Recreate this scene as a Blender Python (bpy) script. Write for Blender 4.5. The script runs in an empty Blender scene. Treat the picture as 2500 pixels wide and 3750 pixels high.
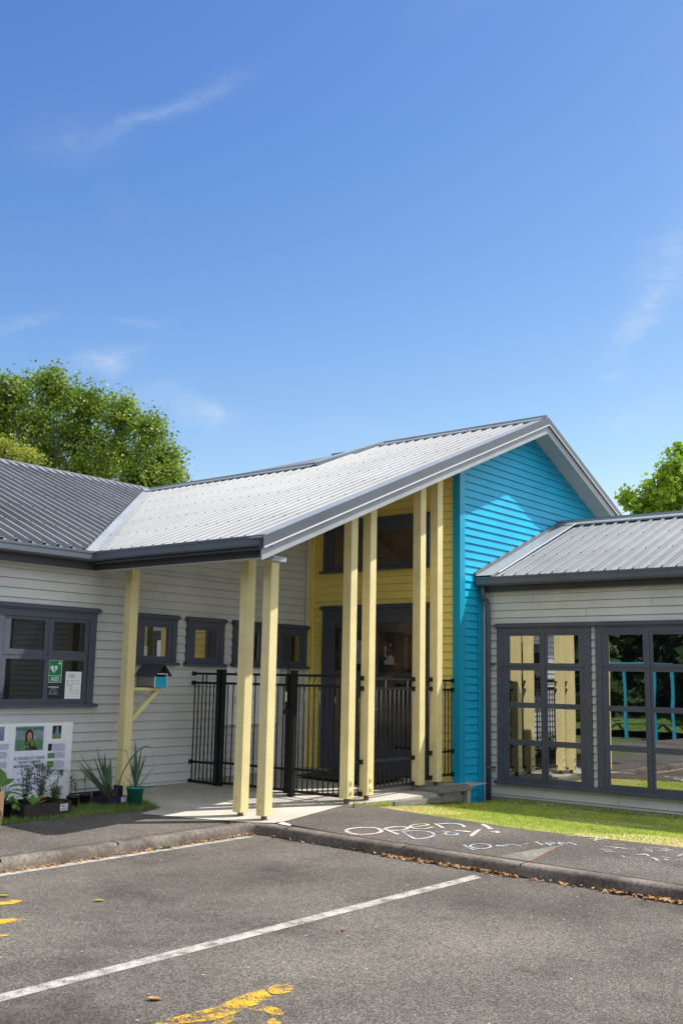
import bpy, bmesh, math, random
from mathutils import Vector, Matrix
random.seed(7)
R = math.radians
SC = bpy.context.scene
COL = SC.collection

# ------------------------------------------------------------------ helpers
KK = 1.0
def tag(o, label=None, cat=None, group=None, kind=None):
    if label: o['label'] = label
    if cat: o['category'] = cat
    if group: o['group'] = group
    if kind: o['kind'] = kind
    return o

def empty(name, loc=(0, 0, 0), label=None, cat=None, group=None):
    loc = (loc[0] * KK, loc[1] * KK, 1.6 + (loc[2] - 1.6) * KK)
    o = bpy.data.objects.new(name, None); COL.objects.link(o)
    o.location = loc
    o.empty_display_size = .1
    return tag(o, label, cat, group)

KK = 1.0          # scale about the eye point used while laying out a group of parts
class MB:
    def __init__(s): s.v = []; s.f = []; s.sm = []
    def poly(s, pts, smooth=False):
        n = len(s.v); s.v += [tuple(p) for p in pts]; s.f.append(tuple(range(n, n + len(pts)))); s.sm.append(smooth)
    def hexa(s, p):  # 8 points: bottom 4 (ccw seen from outside-top), top 4
        n = len(s.v); s.v += [tuple(q) for q in p]
        for f in ((3, 2, 1, 0), (4, 5, 6, 7), (0, 1, 5, 4), (1, 2, 6, 5), (2, 3, 7, 6), (3, 0, 4, 7)):
            s.f.append(tuple(n + i for i in f)); s.sm.append(False)
    def box(s, x0, y0, z0, x1, y1, z1):
        x0, x1 = min(x0, x1), max(x0, x1); y0, y1 = min(y0, y1), max(y0, y1); z0, z1 = min(z0, z1), max(z0, z1)
        s.hexa([(x0, y0, z0), (x1, y0, z0), (x1, y1, z0), (x0, y1, z0), (x0, y0, z1), (x1, y0, z1), (x1, y1, z1), (x0, y1, z1)])
    def bar(s, a, b, w, h, up=(0, 0, 1)):
        a = Vector(a); b = Vector(b); d = (b - a).normalized(); u = Vector(up)
        if abs(d.dot(u)) > .98: u = Vector((1, 0, 0))
        r = d.cross(u).normalized(); u = r.cross(d).normalized()
        r *= w / 2; u *= h / 2
        s.hexa([a - r - u, b - r - u, b + r - u, a + r - u, a - r + u, b - r + u, b + r + u, a + r + u])
    def tube(s, pts, r, n=8, cap=True):
        pts = [Vector(p) for p in pts]; m = len(pts)
        rr = r if isinstance(r, (list, tuple)) else [r] * m
        base = len(s.v); pu = None
        for i, p in enumerate(pts):
            d = (pts[min(i + 1, m - 1)] - pts[max(i - 1, 0)])
            d = d.normalized() if d.length > 0 else Vector((0, 0, 1))
            u = pu if pu is not None else (Vector((0, 0, 1)) if abs(d.z) < .9 else Vector((1, 0, 0)))
            q = d.cross(u).normalized(); u = q.cross(d).normalized(); pu = u
            for k in range(n):
                a = 2 * math.pi * k / n
                s.v.append(tuple(p + (q * math.cos(a) + u * math.sin(a)) * rr[i]))
        for i in range(m - 1):
            for k in range(n):
                a = base + i * n + k; b = base + i * n + (k + 1) % n
                s.f.append((a, b, b + n, a + n)); s.sm.append(True)
        if cap:
            s.f.append(tuple(base + k for k in range(n))[::-1]); s.sm.append(False)
            s.f.append(tuple(base + (m - 1) * n + k for k in range(n))); s.sm.append(False)
    def lathe(s, c, prof, n=24):
        base = len(s.v)
        for r, z in prof:
            for k in range(n):
                a = 2 * math.pi * k / n
                s.v.append((c[0] + r * math.cos(a), c[1] + r * math.sin(a), c[2] + z))
        for i in range(len(prof) - 1):
            for k in range(n):
                a = base + i * n + k; b = base + i * n + (k + 1) % n
                s.f.append((a, b, b + n, a + n)); s.sm.append(True)
    def extr(s, prof, a, b, fn):  # prof: list of 2D; fn(t,p2)->3D for t=a,b
        n = len(prof); base = len(s.v)
        for t in (a, b):
            for p in prof: s.v.append(tuple(fn(t, p)))
        for k in range(n):
            k2 = (k + 1) % n
            s.f.append((base + k, base + k2, base + n + k2, base + n + k)); s.sm.append(False)
        s.f.append(tuple(base + k for k in range(n))[::-1]); s.sm.append(False)
        s.f.append(tuple(base + n + k for k in range(n))); s.sm.append(False)
    def build(s, name, mat, parent=None, bevel=0, fix=True):
        if KK != 1.0: s.v = [(x * KK, y * KK, 1.6 + (z - 1.6) * KK) for x, y, z in s.v]
        me = bpy.data.meshes.new(name); me.from_pydata(s.v, [], s.f)
        me.polygons.foreach_set('use_smooth', s.sm)
        if fix:
            bm = bmesh.new(); bm.from_mesh(me); bmesh.ops.recalc_face_normals(bm, faces=bm.faces)
            if bevel:
                bmesh.ops.bevel(bm, geom=[e for e in bm.edges if len(e.link_faces) == 2 and e.calc_face_angle(0) > .6],
                                offset=bevel, segments=2, affect='EDGES', profile=.6)
            bm.to_mesh(me); bm.free()
        me.update()
        me.materials.append(mat)
        o = bpy.data.objects.new(name, me); COL.objects.link(o)
        if parent:
            o.parent = parent
            o.location = [-c for c in WL(parent)]
        return o

def WL(o):  # accumulated world location (all parents are only translated)
    l = Vector(o.location)
    p = o.parent
    while p: l += Vector(p.location); p = p.parent
    return l

# ------------------------------------------------------------------ materials
def srgb(r, g, b):
    f = lambda c: (c / 255 / 12.92) if c / 255 <= .04045 else ((c / 255 + .055) / 1.055) ** 2.4
    return (f(r), f(g), f(b))

def mat(name, col, rough=.6, var=.12, scale=3.0, col2=None, fine=0, bump=0, bscale=80, spec=.5, metal=0, stretch=None, dirt=0, trans=0, coat=0, bands=0, stones=0):
    m = bpy.data.materials.new(name); m.use_nodes = True
    nt = m.node_tree; N = nt.nodes; L = nt.links; N.clear()
    out = N.new('ShaderNodeOutputMaterial'); p = N.new('ShaderNodeBsdfPrincipled')
    L.new(p.outputs[0], out.inputs[0])
    p.inputs['Roughness'].default_value = rough; p.inputs['Metallic'].default_value = metal
    p.inputs['Specular IOR Level'].default_value = spec
    p.inputs['Coat Weight'].default_value = coat
    tc = N.new('ShaderNodeTexCoord'); mp = N.new('ShaderNodeMapping')
    L.new(tc.outputs['Object'], mp.inputs[0])
    if stretch: mp.inputs['Scale'].default_value = stretch
    n1 = N.new('ShaderNodeTexNoise'); n1.inputs['Scale'].default_value = scale; n1.inputs['Detail'].default_value = 6
    n1.inputs['Roughness'].default_value = .6
    L.new(mp.outputs[0], n1.inputs[0])
    c2 = col2 or tuple(c * (1 - var * 2.2) for c in col)
    c1 = col if col2 else tuple(min(1, c * (1 + var)) for c in col)
    rp = N.new('ShaderNodeValToRGB'); rp.color_ramp.elements[0].position = .3; rp.color_ramp.elements[1].position = .7
    rp.color_ramp.elements[0].color = (*c2, 1); rp.color_ramp.elements[1].color = (*c1, 1)
    L.new(n1.outputs[0], rp.inputs[0])
    csock = rp.outputs[0]
    if fine:
        r2 = N.new('ShaderNodeMix'); r2.data_type = 'RGBA'; r2.inputs[6].default_value = (1 - fine,) * 3 + (1,); r2.inputs[7].default_value = (1 + fine,) * 3 + (1,)
        if stones:
            n2 = N.new('ShaderNodeTexVoronoi'); n2.inputs['Scale'].default_value = stones; L.new(tc.outputs['Object'], n2.inputs[0])
            sp = N.new('ShaderNodeSeparateColor'); L.new(n2.outputs['Color'], sp.inputs[0])
            pw = N.new('ShaderNodeMath'); pw.operation = 'POWER'; pw.inputs[1].default_value = 1.5; L.new(sp.outputs[0], pw.inputs[0]); L.new(pw.outputs[0], r2.inputs[0])
        else:
            n2 = N.new('ShaderNodeTexNoise'); n2.inputs['Scale'].default_value = bscale; n2.inputs['Detail'].default_value = 3
            L.new(tc.outputs['Object'], n2.inputs[0])
            mr = N.new('ShaderNodeMapRange'); mr.inputs['From Min'].default_value = .3; mr.inputs['From Max'].default_value = .7; L.new(n2.outputs[0], mr.inputs[0]); L.new(mr.outputs[0], r2.inputs[0])
        mx = N.new('ShaderNodeMix'); mx.data_type = 'RGBA'; mx.blend_type = 'MULTIPLY'; mx.inputs[0].default_value = 1
        L.new(csock, mx.inputs[6]); L.new(r2.outputs[2], mx.inputs[7]); csock = mx.outputs[2]
    if dirt:
        n3 = N.new('ShaderNodeTexNoise'); n3.inputs['Scale'].default_value = 1.1; n3.inputs['Detail'].default_value = 8; n3.inputs['Roughness'].default_value = .7
        L.new(tc.outputs['Object'], n3.inputs[0])
        r3 = N.new('ShaderNodeValToRGB'); r3.color_ramp.elements[0].position = .5; r3.color_ramp.elements[1].position = .68
        r3.color_ramp.elements[0].color = (1, 1, 1, 1); r3.color_ramp.elements[1].color = (1 - dirt,) * 3 + (1,)
        L.new(n3.outputs[0], r3.inputs[0])
        mx = N.new('ShaderNodeMix'); mx.data_type = 'RGBA'; mx.blend_type = 'MULTIPLY'; mx.inputs[0].default_value = 1
        L.new(csock, mx.inputs[6]); L.new(r3.outputs[0], mx.inputs[7]); csock = mx.outputs[2]
    L.new(csock, p.inputs['Base Color'])
    hs = None
    if bands:
        w = N.new('ShaderNodeTexWave'); w.wave_type = 'BANDS'; w.bands_direction = 'Z'; w.inputs['Scale'].default_value = bands
        w.inputs['Distortion'].default_value = 1.5; w.inputs['Detail'].default_value = 3
        L.new(tc.outputs['Object'], w.inputs[0]); hs = w.outputs[1]
    elif bump:
        nb = N.new('ShaderNodeTexNoise'); nb.inputs['Scale'].default_value = bscale; nb.inputs['Detail'].default_value = 4
        L.new(mp.outputs[0], nb.inputs[0]); hs = nb.outputs[0]
    if hs is not None:
        b = N.new('ShaderNodeBump'); b.inputs['Strength'].default_value = bump; b.inputs['Distance'].default_value = .01
        L.new(hs, b.inputs['Height']); L.new(b.outputs[0], p.inputs['Normal'])
    if trans:
        t = N.new('ShaderNodeBsdfTranslucent'); ms = N.new('ShaderNodeMixShader'); ms.inputs[0].default_value = trans
        L.new(csock, t.inputs[0]); L.new(p.outputs[0], ms.inputs[1]); L.new(t.outputs[0], ms.inputs[2]); L.new(ms.outputs[0], out.inputs[0])
    return m

def glass(name, refl, base=(.006, .008, .011), base2=None, wav=.0):
    m = bpy.data.materials.new(name); m.use_nodes = True
    nt = m.node_tree; N = nt.nodes; L = nt.links; N.clear()
    out = N.new('ShaderNodeOutputMaterial'); p = N.new('ShaderNodeBsdfPrincipled'); g = N.new('ShaderNodeBsdfGlossy'); ms = N.new('ShaderNodeMixShader')
    p.inputs['Base Color'].default_value = (*base, 1); p.inputs['Roughness'].default_value = .6; p.inputs['Specular IOR Level'].default_value = .0
    g.inputs['Roughness'].default_value = .008; g.inputs[0].default_value = (.95, .97, .95, 1)
    ms.inputs[0].default_value = refl
    tc = N.new('ShaderNodeTexCoord')
    if base2:
        n = N.new('ShaderNodeTexNoise'); n.inputs['Scale'].default_value = 1.6; L.new(tc.outputs['Object'], n.inputs[0])
        r = N.new('ShaderNodeValToRGB'); r.color_ramp.elements[0].position = .42; r.color_ramp.elements[1].position = .58
        r.color_ramp.elements[0].color = (*base, 1); r.color_ramp.elements[1].color = (*base2, 1)
        L.new(n.outputs[0], r.inputs[0]); L.new(r.outputs[0], p.inputs[0])
    if wav:
        n = N.new('ShaderNodeTexNoise'); n.inputs['Scale'].default_value = 2.2; n.inputs['Detail'].default_value = 1; L.new(tc.outputs['Object'], n.inputs[0])
        b = N.new('ShaderNodeBump'); b.inputs['Strength'].default_value = wav; b.inputs['Distance'].default_value = .01
        L.new(n.outputs[0], b.inputs['Height']); L.new(b.outputs[0], g.inputs['Normal'])
    L.new(p.outputs[0], ms.inputs[1]); L.new(g.outputs[0], ms.inputs[2]); L.new(ms.outputs[0], out.inputs[0])
    return m

def paintmark(name, col, thr=.5, scale=60, soft=.08, amount=1.0):
    """worn paint or chalk: colour broken up by noise with real gaps"""
    m = bpy.data.materials.new(name); m.use_nodes = True
    nt = m.node_tree; N = nt.nodes; L = nt.links; N.clear()
    out = N.new('ShaderNodeOutputMaterial'); p = N.new('ShaderNodeBsdfPrincipled'); t = N.new('ShaderNodeBsdfTransparent'); ms = N.new('ShaderNodeMixShader')
    p.inputs['Base Color'].default_value = (*col, 1); p.inputs['Roughness'].default_value = .9; p.inputs['Specular IOR Level'].default_value = .2
    tc = N.new('ShaderNodeTexCoord'); n = N.new('ShaderNodeTexNoise'); n.inputs['Scale'].default_value = scale; n.inputs['Detail'].default_value = 4; n.inputs['Roughness'].default_value = .7
    n2 = N.new('ShaderNodeTexNoise'); n2.inputs['Scale'].default_value = scale / 12
    L.new(tc.outputs['Object'], n.inputs[0]); L.new(tc.outputs['Object'], n2.inputs[0])
    ad = N.new('ShaderNodeMath'); ad.operation = 'MULTIPLY_ADD'; ad.inputs[1].default_value = .6
    L.new(n2.outputs[0], ad.inputs[0]); L.new(n.outputs[0], ad.inputs[2])
    r = N.new('ShaderNodeValToRGB'); r.color_ramp.elements[0].position = min(.99, thr - soft + .3) ; r.color_ramp.elements[1].position = min(1, thr + soft + .3)
    r.color_ramp.elements[0].color = (0, 0, 0, 1); r.color_ramp.elements[1].color = (amount,) * 3 + (1,)
    L.new(ad.outputs[0], r.inputs[0]); L.new(r.outputs[0], ms.inputs[0]); L.new(t.outputs[0], ms.inputs[1]); L.new(p.outputs[0], ms.inputs[2]); L.new(ms.outputs[0], out.inputs[0])
    return m

M = {}
M['cream'] = mat('cream weatherboard paint', (.60, .605, .575), .55, .05, 1.6, bump=.06, bscale=60, dirt=.09)
M['blue'] = mat('turquoise weatherboard paint', (.010, .42, .67), .42, .05, 1.6, bump=.05, bscale=60, dirt=.10)
M['bluetrim'] = mat('turquoise trim paint', (.003, .33, .52), .4, .05, 2)
M['yellow'] = mat('yellow weatherboard paint', (.92, .75, .22), .5, .04, 1.6, bump=.05, bscale=60, dirt=.06)
M['post'] = mat('pale yellow rough sawn paint', (.80, .68, .34), .6, .05, 3.5, bump=.22, bands=24, dirt=.12)
M['frame'] = mat('charcoal blue joinery paint', (.075, .085, .118), .45, .08, 4, dirt=.15)
M['roof'] = mat('grey ribbed steel', (.195, .204, .217), .50, .08, .9, spec=.35, metal=.04, fine=.05, bscale=30, dirt=.16)
M['flash'] = mat('grey flashing steel', (.26, .285, .31), .42, .06, 1.2, spec=.6, dirt=.12)
M['gutter'] = mat('slate gutter steel', (.095, .112, .14), .36, .06, 1.5, spec=.7, dirt=.12)
M['gutter2'] = mat('mid grey barge steel', (.085, .095, .11), .38, .06, 1.5, spec=.6, dirt=.12)
M['dark'] = mat('dark fascia paint', (.05, .055, .065), .55, .1, 2)
M['fascia'] = mat('light grey barge paint', (.34, .36, .38), .5, .07, 2.5, dirt=.15)
M['soffit'] = mat('grey soffit lining', (.47, .48, .47), .6, .03, 2)
M['screw'] = mat('dark screw heads', (.03, .035, .04), .5, .05, 4)
M['black'] = mat('black powder coat', (.011, .011, .013), .55, .1, 6, spec=.35)
M['asphalt'] = mat('asphalt road', (.150, .132, .114), .92, .22, .40, fine=.62, bump=.10, bscale=115, spec=.2, dirt=.40, stones=135)
M['path'] = mat('asphalt footpath', (.140, .123, .109), .92, .14, .8, fine=.6, bump=.10, bscale=115, spec=.2, dirt=.28, stones=135)
M['concrete'] = mat('light concrete', (.47, .43, .37), .88, .10, 1.3, fine=.16, bump=.3, bscale=50, dirt=.25)
M['kerb'] = mat('mossy concrete kerb', (.195, .165, .138), .92, .2, 3.0, col2=(.08, .062, .05), fine=.35, bump=.5, bscale=35, dirt=.4)
M['soil'] = mat('lawn thatch', (.40, .38, .12), .95, .2, 2.4, col2=(.36, .24, .12), fine=.4, bump=.5, bscale=60)
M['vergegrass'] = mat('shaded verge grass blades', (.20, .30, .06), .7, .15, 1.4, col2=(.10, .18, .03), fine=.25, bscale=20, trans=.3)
M['grass'] = mat('lawn grass blades', (.56, .62, .13), .7, .18, 1.6, col2=(.27, .42, .06), fine=.3, bscale=18, trans=.35)
M['earth'] = mat('rough ground', (.09, .12, .04), .95, .2, .3, fine=.3, bscale=20)
M['wood'] = mat('weathered grey timber', (.22, .205, .18), .85, .2, 6, stretch=(1, 8, 8), bump=.5, bscale=30)
M['bark'] = mat('tree bark', (.10, .08, .06), .9, .25, 8, bump=.6, bscale=20)
M['white'] = mat('white board', (.84, .86, .86), .45, .03, 2)
M['paper'] = mat('printed paper', (.76, .77, .92), .6, .03, 4)
M['ink'] = mat('grey print ink', (.13, .14, .18), .8, .05, 4)
M['bank'] = mat('mown bank grass', (.09, .15, .025), .9, .3, 1.5, col2=(.04, .08, .015), fine=.4, bscale=12)
def leafm(n, c, c2, t=.35): return mat(n, c, .45, .2, 2.2, col2=c2, fine=.2, bscale=9, trans=t, spec=.22)
M['leafL'] = leafm('broadleaf leaves', (.29, .38, .04), (.08, .16, .02))
M['leafR'] = leafm('maple leaves', (.40, .52, .05), (.19, .32, .03))
M['leafS'] = leafm('golden shrub leaves', (.46, .48, .08), (.30, .34, .06))
M['leafD'] = leafm('dark hedge leaves', (.05, .085, .02), (.02, .035, .01), .2)
M['glassW'] = glass('tinted window glass', .48, wav=.05)
M['glassL'] = glass('dark window glass', .07, (.008, .010, .012), wav=.03)
M['glassS'] = glass('small window glass', .42, (.01, .01, .01), wav=.03)
M['glassY'] = glass('porch window glass', .12, (.11, .058, .022), (.075, .035, .015))
M['glassD'] = glass('door glass', .09, (.10, .066, .035), (.022, .018, .017))

# ------------------------------------------------------------------ ground
def zg(x, y):
    z = .098 + .035 * max(0., min(x, 12.3) - 7.8) + .015 * max(0., min(y - 7.6, 3.))
    return z
def zlawn(x, y):
    t = max(0., min(1., (x - 9.3) / 3.0)); t = t * t * (3 - 2 * t)
    return .143 * (1 - t) - .0 * t

def surf(name, ys, xl, xr, nx, zf, off, m, skirt=.12):
    b = MB(); rows = []
    for y in ys:
        row = []
        a, c = xl(y), xr(y)
        for i in range(nx + 1):
            x = a + (c - a) * i / nx
            row.append(len(b.v)); b.v.append((x, y, zf(x, y) + off))
        rows.append(row)
    for j in range(len(ys) - 1):
        for i in range(nx):
            b.f.append((rows[j][i], rows[j][i + 1], rows[j + 1][i + 1], rows[j + 1][i])); b.sm.append(True)
    return b.build(name, m)

def lerp(pts):
    def f(t):
        if t <= pts[0][0]: return pts[0][1]
        for (a, u), (c, v) in zip(pts, pts[1:]):
            if t <= c: return u + (v - u) * (t - a) / (c - a)
        return pts[-1][1]
    return f
def frange(a, b, s):
    n = max(1, int(round(abs(b - a) / s))); return [a + (b - a) * i / n for i in range(n + 1)]

b = MB(); b.poly([(-400, -400, -.3), (400, -400, -.3), (400, 400, -.3), (-400, 400, -.3)])
tag(b.build('ground', M['earth']), kind='structure')
b = MB(); b.poly([(-30, -40, 0), (7.9, -40, 0), (7.96, 7.62, 0), (-30, 7.62, 0)])
tag(b.build('road', M['asphalt']), kind='structure')

kerb_x = lerp([(-40, 7.55), (2.9, 7.76), (4.4, 7.80), (6.3, 7.83), (7.57, 7.96)])   # kerb line towards the lawn side
kerb_y = lerp([(-30, 7.40), (4.8, 7.50), (7.96, 7.57)])

grass_edge = lerp([(-40, 9.25), (3.6, 9.28), (5.24, 9.24), (7.35, 9.50), (7.5, 9.58)])
# asphalt footpath on the lawn side
tag(surf('footpath', frange(-40, 7.66, .25) , lambda y: kerb_x(y) + .12, lambda y: grass_edge(y) + .05, 8, zg, .0, M['path']), kind='structure')
# asphalt footpath in front of the left building
def conc_left(y): return lerp([(7.5, 7.93), (7.7, 7.82), (8.5, 7.50), (9.0, 7.86), (9.57, 8.08), (10.5, 8.2)])(y)
ysl = frange(7.66, 10.5, .25)
tag(surf('footpath', ysl, lambda y: -20, lambda y: conc_left(y) + .05, 60, lambda x, y: zg(x, y) if y > kerb_y(x) + .1 else zg(x, y) - .05, .0, M['path']), kind='structure')
# concrete porch slab
def conc_front(x): return lerp([(7.8, 7.45), (8.1, 7.37), (9.43, 7.60), (10.2, 7.34), (12.0, 7.30)])(x)
b = MB(); n = 0
xs = frange(7.4, 12.05, .15); rows = []
for x in xs:
    y0 = conc_front(x) if x > 7.93 else lerp([(7.4, 8.8), (7.5, 8.5), (7.82, 7.7), (7.93, 7.5)])(x)
    y1 = 10.5 if x > 8.2 else lerp([(7.4, 8.8), (7.86, 9.0), (8.08, 9.57), (8.2, 10.5)])(x)
    row = []
    for i in range(9):
        y = y0 + (y1 - y0) * i / 8; row.append(len(b.v)); b.v.append((x, y, zg(x, y) + .006))
    rows.append(row)
for r0, r1 in zip(rows, rows[1:]):
    for i in range(8): b.f.append((r0[i], r0[i + 1], r1[i + 1], r1[i])); b.sm.append(True)
tag(b.build('porch_slab', M['concrete']), kind='structure')
# slab front edge
b = MB()
for x, x2 in zip(frange(9.43, 11.6, .2), frange(9.43, 11.6, .2)[1:]):
    b.hexa([(x, conc_front(x) - .015, 0), (x2, conc_front(x2) - .015, 0), (x2, conc_front(x2) + .02, 0), (x, conc_front(x) + .02, 0),
            (x, conc_front(x) - .015, zg(x, 7.4) + .002), (x2, conc_front(x2) - .015, zg(x2, 7.4) + .002), (x2, conc_front(x2) + .02, zg(x2, 7.4) + .002), (x, conc_front(x) + .02, zg(x, 7.4) + .002)])
tag(b.build('slab_edge', M['concrete']), kind='structure')

# kerb: swept section
def sweep(path, prof, closed=False):
    b = MB(); pts = [Vector((p[0], p[1], 0)) for p in path]; rows = []
    for i, p in enumerate(pts):
        d1 = (pts[i] - pts[i - 1]).normalized() if i else None
        d2 = (pts[i + 1] - pts[i]).normalized() if i < len(pts) - 1 else None
        if d1 is None: d1 = d2
        if d2 is None: d2 = d1
        n1 = Vector((-d1.y, d1.x, 0)); n2 = Vector((-d2.y, d2.x, 0)); nn = (n1 + n2)
        nn = nn / max(.3, nn.dot(n1))
        row = []
        for o, z in prof: q = p + nn * o; row.append(len(b.v)); b.v.append((q.x, q.y, z))
        rows.append(row)
    for r0, r1 in zip(rows, rows[1:]):
        for k in range(len(prof) - 1): b.f.append((r0[k], r1[k], r1[k + 1], r0[k + 1])); b.sm.append(True)
    return b
kp = [(-20, 7.41), (-6, 7.43), (0, 7.46), (3, 7.49), (4.2, 7.505), (5.2, 7.52), (6, 7.535), (6.8, 7.545), (7.4, 7.575), (7.74, 7.585), (7.87, 7.58), (7.885, 7.53), (7.875, 7.2), (7.845, 6.7), (7.82, 6.3), (7.81, 5.6), (7.80, 4.8), (7.79, 4.2), (7.76, 3.0), (7.7, 0), (7.6, -8)]
# finer path with slight unevenness
kp2 = []
for a, c in zip(kp, kp[1:]):
    L_ = math.hypot(c[0] - a[0], c[1] - a[1]); n = max(1, int(L_ / .12))
    for i in range(n):
        t = i / n; kp2.append((a[0] + (c[0] - a[0]) * t + random.uniform(-.003, .003), a[1] + (c[1] - a[1]) * t + random.uniform(-.003, .003)))
kp2.append(kp[-1])
b = sweep(kp2, [(-.025, -.02), (-.018, .045), (-.010, .075), (.004, .092), (.022, .100), (.12, .102), (.125, .07)])
tag(b.build('kerb', M['kerb'], fix=False), kind='structure')
# gap line behind the kerb
b = sweep(kp2, [(.122, .1045), (.134, .1045)])
M['gap'] = mat('dark joint', (.02, .018, .015), .9, .1, 5)
tag(b.build('kerb_joint', M['gap'], fix=False), kind='structure')

# joints and a crack across the kerb stones
for (x, y, dx, dy) in ((7.88, 7.12, 1, .06), (7.82, 5.62, 1, 0), (7.80, 4.41, 1, .05), (6.1, 7.54, .05, 1), (4.9, 7.52, 0, 1)):
    b = MB(); 
    if abs(dx) > abs(dy): b.box(x - .012, y - .003, .0, x + .13, y + .004, .1035)
    else: b.box(x - .003, y - .012, .0, x + .004, y + .13, .1035)
    tag(b.build('kerb_joint', M['gap']), kind='structure')
# lawn
def lawnx0(y): return grass_edge(y)
lawn_ys = frange(-30, 7.3, .3)
tag(surf('lawn', lawn_ys, lambda y: lawnx0(y), lambda y: 12.42, 16, lambda x, y: max(zlawn(x, y), -.3) + (.0 if x > 9.4 else 0), .004, M['soil']), kind='structure')
b = MB(); 
b.poly([(5.9, 9.06, .136), (6.3, 9.1, .136), (7.4, 9.0, .136), (7.88, 9.03, .138), (8.1, 9.5, .142), (8.1, 9.6, .146), (7.7, 10.45, .156), (3, 10.45, .156), (3, 9.1, .136)])
b2 = MB(); 
for p in b.v: pass
b.v = [(x, y, zg(x, y) + .004) for x, y, z in b.v]
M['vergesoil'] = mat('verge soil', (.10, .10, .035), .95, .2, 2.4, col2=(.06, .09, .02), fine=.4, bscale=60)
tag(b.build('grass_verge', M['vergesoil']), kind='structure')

def blades(name, pts, label, hmin, hmax, wid, m=None):
    b = MB()
    for (x, y, z) in pts:
        a = random.uniform(0, 6.283); h = random.uniform(hmin, hmax); w = wid * random.uniform(.6, 1.3)
        dx, dy = math.cos(a) * w, math.sin(a) * w
        l = random.uniform(0, h * .9); la = random.uniform(0, 6.283)
        b.v += [(x - dx, y - dy, z), (x + dx, y + dy, z), (x + math.cos(la) * l, y + math.sin(la) * l, z + h)]
        n = len(b.v); b.f.append((n - 3, n - 2, n - 1)); b.sm.append(False)
    o = b.build(name, m or M['grass'], fix=False)
    return tag(o, label, 'grass', kind='stuff')
pts = []
def patchy(x, y): return math.sin(x * 3.1 + y * 1.7) + math.sin(y * 2.3 - x * 1.9 + 1) + math.sin(x * 7.3 + 2) * .5 * math.sin(y * 5.1)
while len(pts) < 110000:
    y = 7.35 - 5.9 * random.random() ** 1.0 if random.random() < .93 else random.uniform(-8, 1.5)
    x0 = grass_edge(y); x = x0 - .02 + (12.37 - x0) * random.random()
    if patchy(x, y) < -.75 and random.random() < .75: continue
    if random.random() > .5 + .5 * min(1, (x - x0) / .3) and x < x0 + .3: continue
    if x > 11.55 or y < 7.28: pts.append((x, y, zlawn(x, y)))
    elif y < conc_front(x) - .02: pts.append((x, y, zlawn(x, y)))
blades('lawn_grass', pts, 'short patchy green lawn between the footpath and the right wing', .009, .026, .005)
pts = []
while len(pts) < 12000:
    y = random.uniform(8.98, 10.4); x = random.uniform(5.4, 8.15)
    if y < lerp([(5.0, 9.06), (5.9, 9.04), (6.3, 9.08), (7.4, 8.98), (7.88, 9.02), (8.15, 9.6)])(x) + random.uniform(-.02, .03): continue
    if x > 7.9 + (y - 9) * .3: continue
    pts.append((x, y, zg(x, y)))
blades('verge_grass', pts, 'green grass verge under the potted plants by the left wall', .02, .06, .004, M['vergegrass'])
pts = []
while len(pts) < 2600:  # taller shaded grass along the foundation and slab
    if random.random() < .8: y = random.uniform(1.5, 7.2); x = 12.30 - abs(random.gauss(0, .05))
    else: x = random.uniform(9.5, 11.4); y = conc_front(x) - .03 - abs(random.gauss(0, .03))
    pts.append((x, y, zlawn(x, y)))
blades('edge_grass', pts, 'longer grass fringe growing against the right wing foundation', .03, .085, .005)

# timber edge board at the back of the lawn and step
b = MB(); b.bar((9.9, 7.27, .155), (11.3, 7.24, .125), .04, .06); o = b.build('timber_edging', M['wood'])
tag(o, 'narrow weathered timber edging along the top of the lawn beside the slab', 'edging')
b = MB(); b.bar((12.32, 7.4, .02), (12.32, -6, .01), .03, .09); o = b.build('timber_edging', M['wood'])
tag(o, 'dark timber edging strip against the base of the right wing wall', 'edging')
b = MB(); b.hexa([(10.85, 7.27, .205), (11.45, 7.17, .21), (11.70, 7.42, .215), (10.85, 7.70, .21), (10.85, 7.27, .25), (11.45, 7.17, .255), (11.70, 7.42, .26), (10.85, 7.70, .255)])
b.box(10.9, 7.3, -.05, 11.0, 7.4, .206); b.box(11.38, 7.25, -.05, 11.46, 7.33, .206)
o = b.build('boardwalk_step', M['wood'], bevel=.008)
tag(o, 'weathered grey timber boardwalk end projecting past the last yellow post', 'step')

# ------------------------------------------------------------------ painted marks on the road
def flatpoly(b, pts, zf, off): b.poly([(x, y, zf(x, y) + off) for x, y in pts])
M['line'] = paintmark('worn white road paint', (.50, .47, .43), .44, 120, .16, .85)
M['yellowpaint'] = paintmark('worn yellow road paint', (.75, .43, .03), .515, 110, .10, .9)
z0 = lambda x, y: 0.
b = MB()
for x in frange(-8, 7.68, .3)[:-1]:
    x2 = x + .3 if x + .3 < 7.68 else 7.68
    flatpoly(b, [(x, 7.385 + (x - 7.7) * .008), (x2, 7.385 + (x2 - 7.7) * .008), (x2, 7.475 + (x2 - 7.7) * .003), (x, 7.475 + (x - 7.7) * .003)], z0, .004)
tag(b.build('parking_line', M['line'], fix=False), 'white painted line running along the left kerb', 'road marking')
b = MB(); flatpoly(b, [(-8, 4.66), (7.50, 4.61), (7.56, 4.72), (-8, 4.76)], z0, .004)
tag(b.build('parking_line', M['line'], fix=False), 'long white parking bay line crossing the asphalt diagonally in the picture', 'road marking')

def blob(b, pts, zf=z0, off=.005): flatpoly(b, pts, zf, off)
b = MB()
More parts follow.
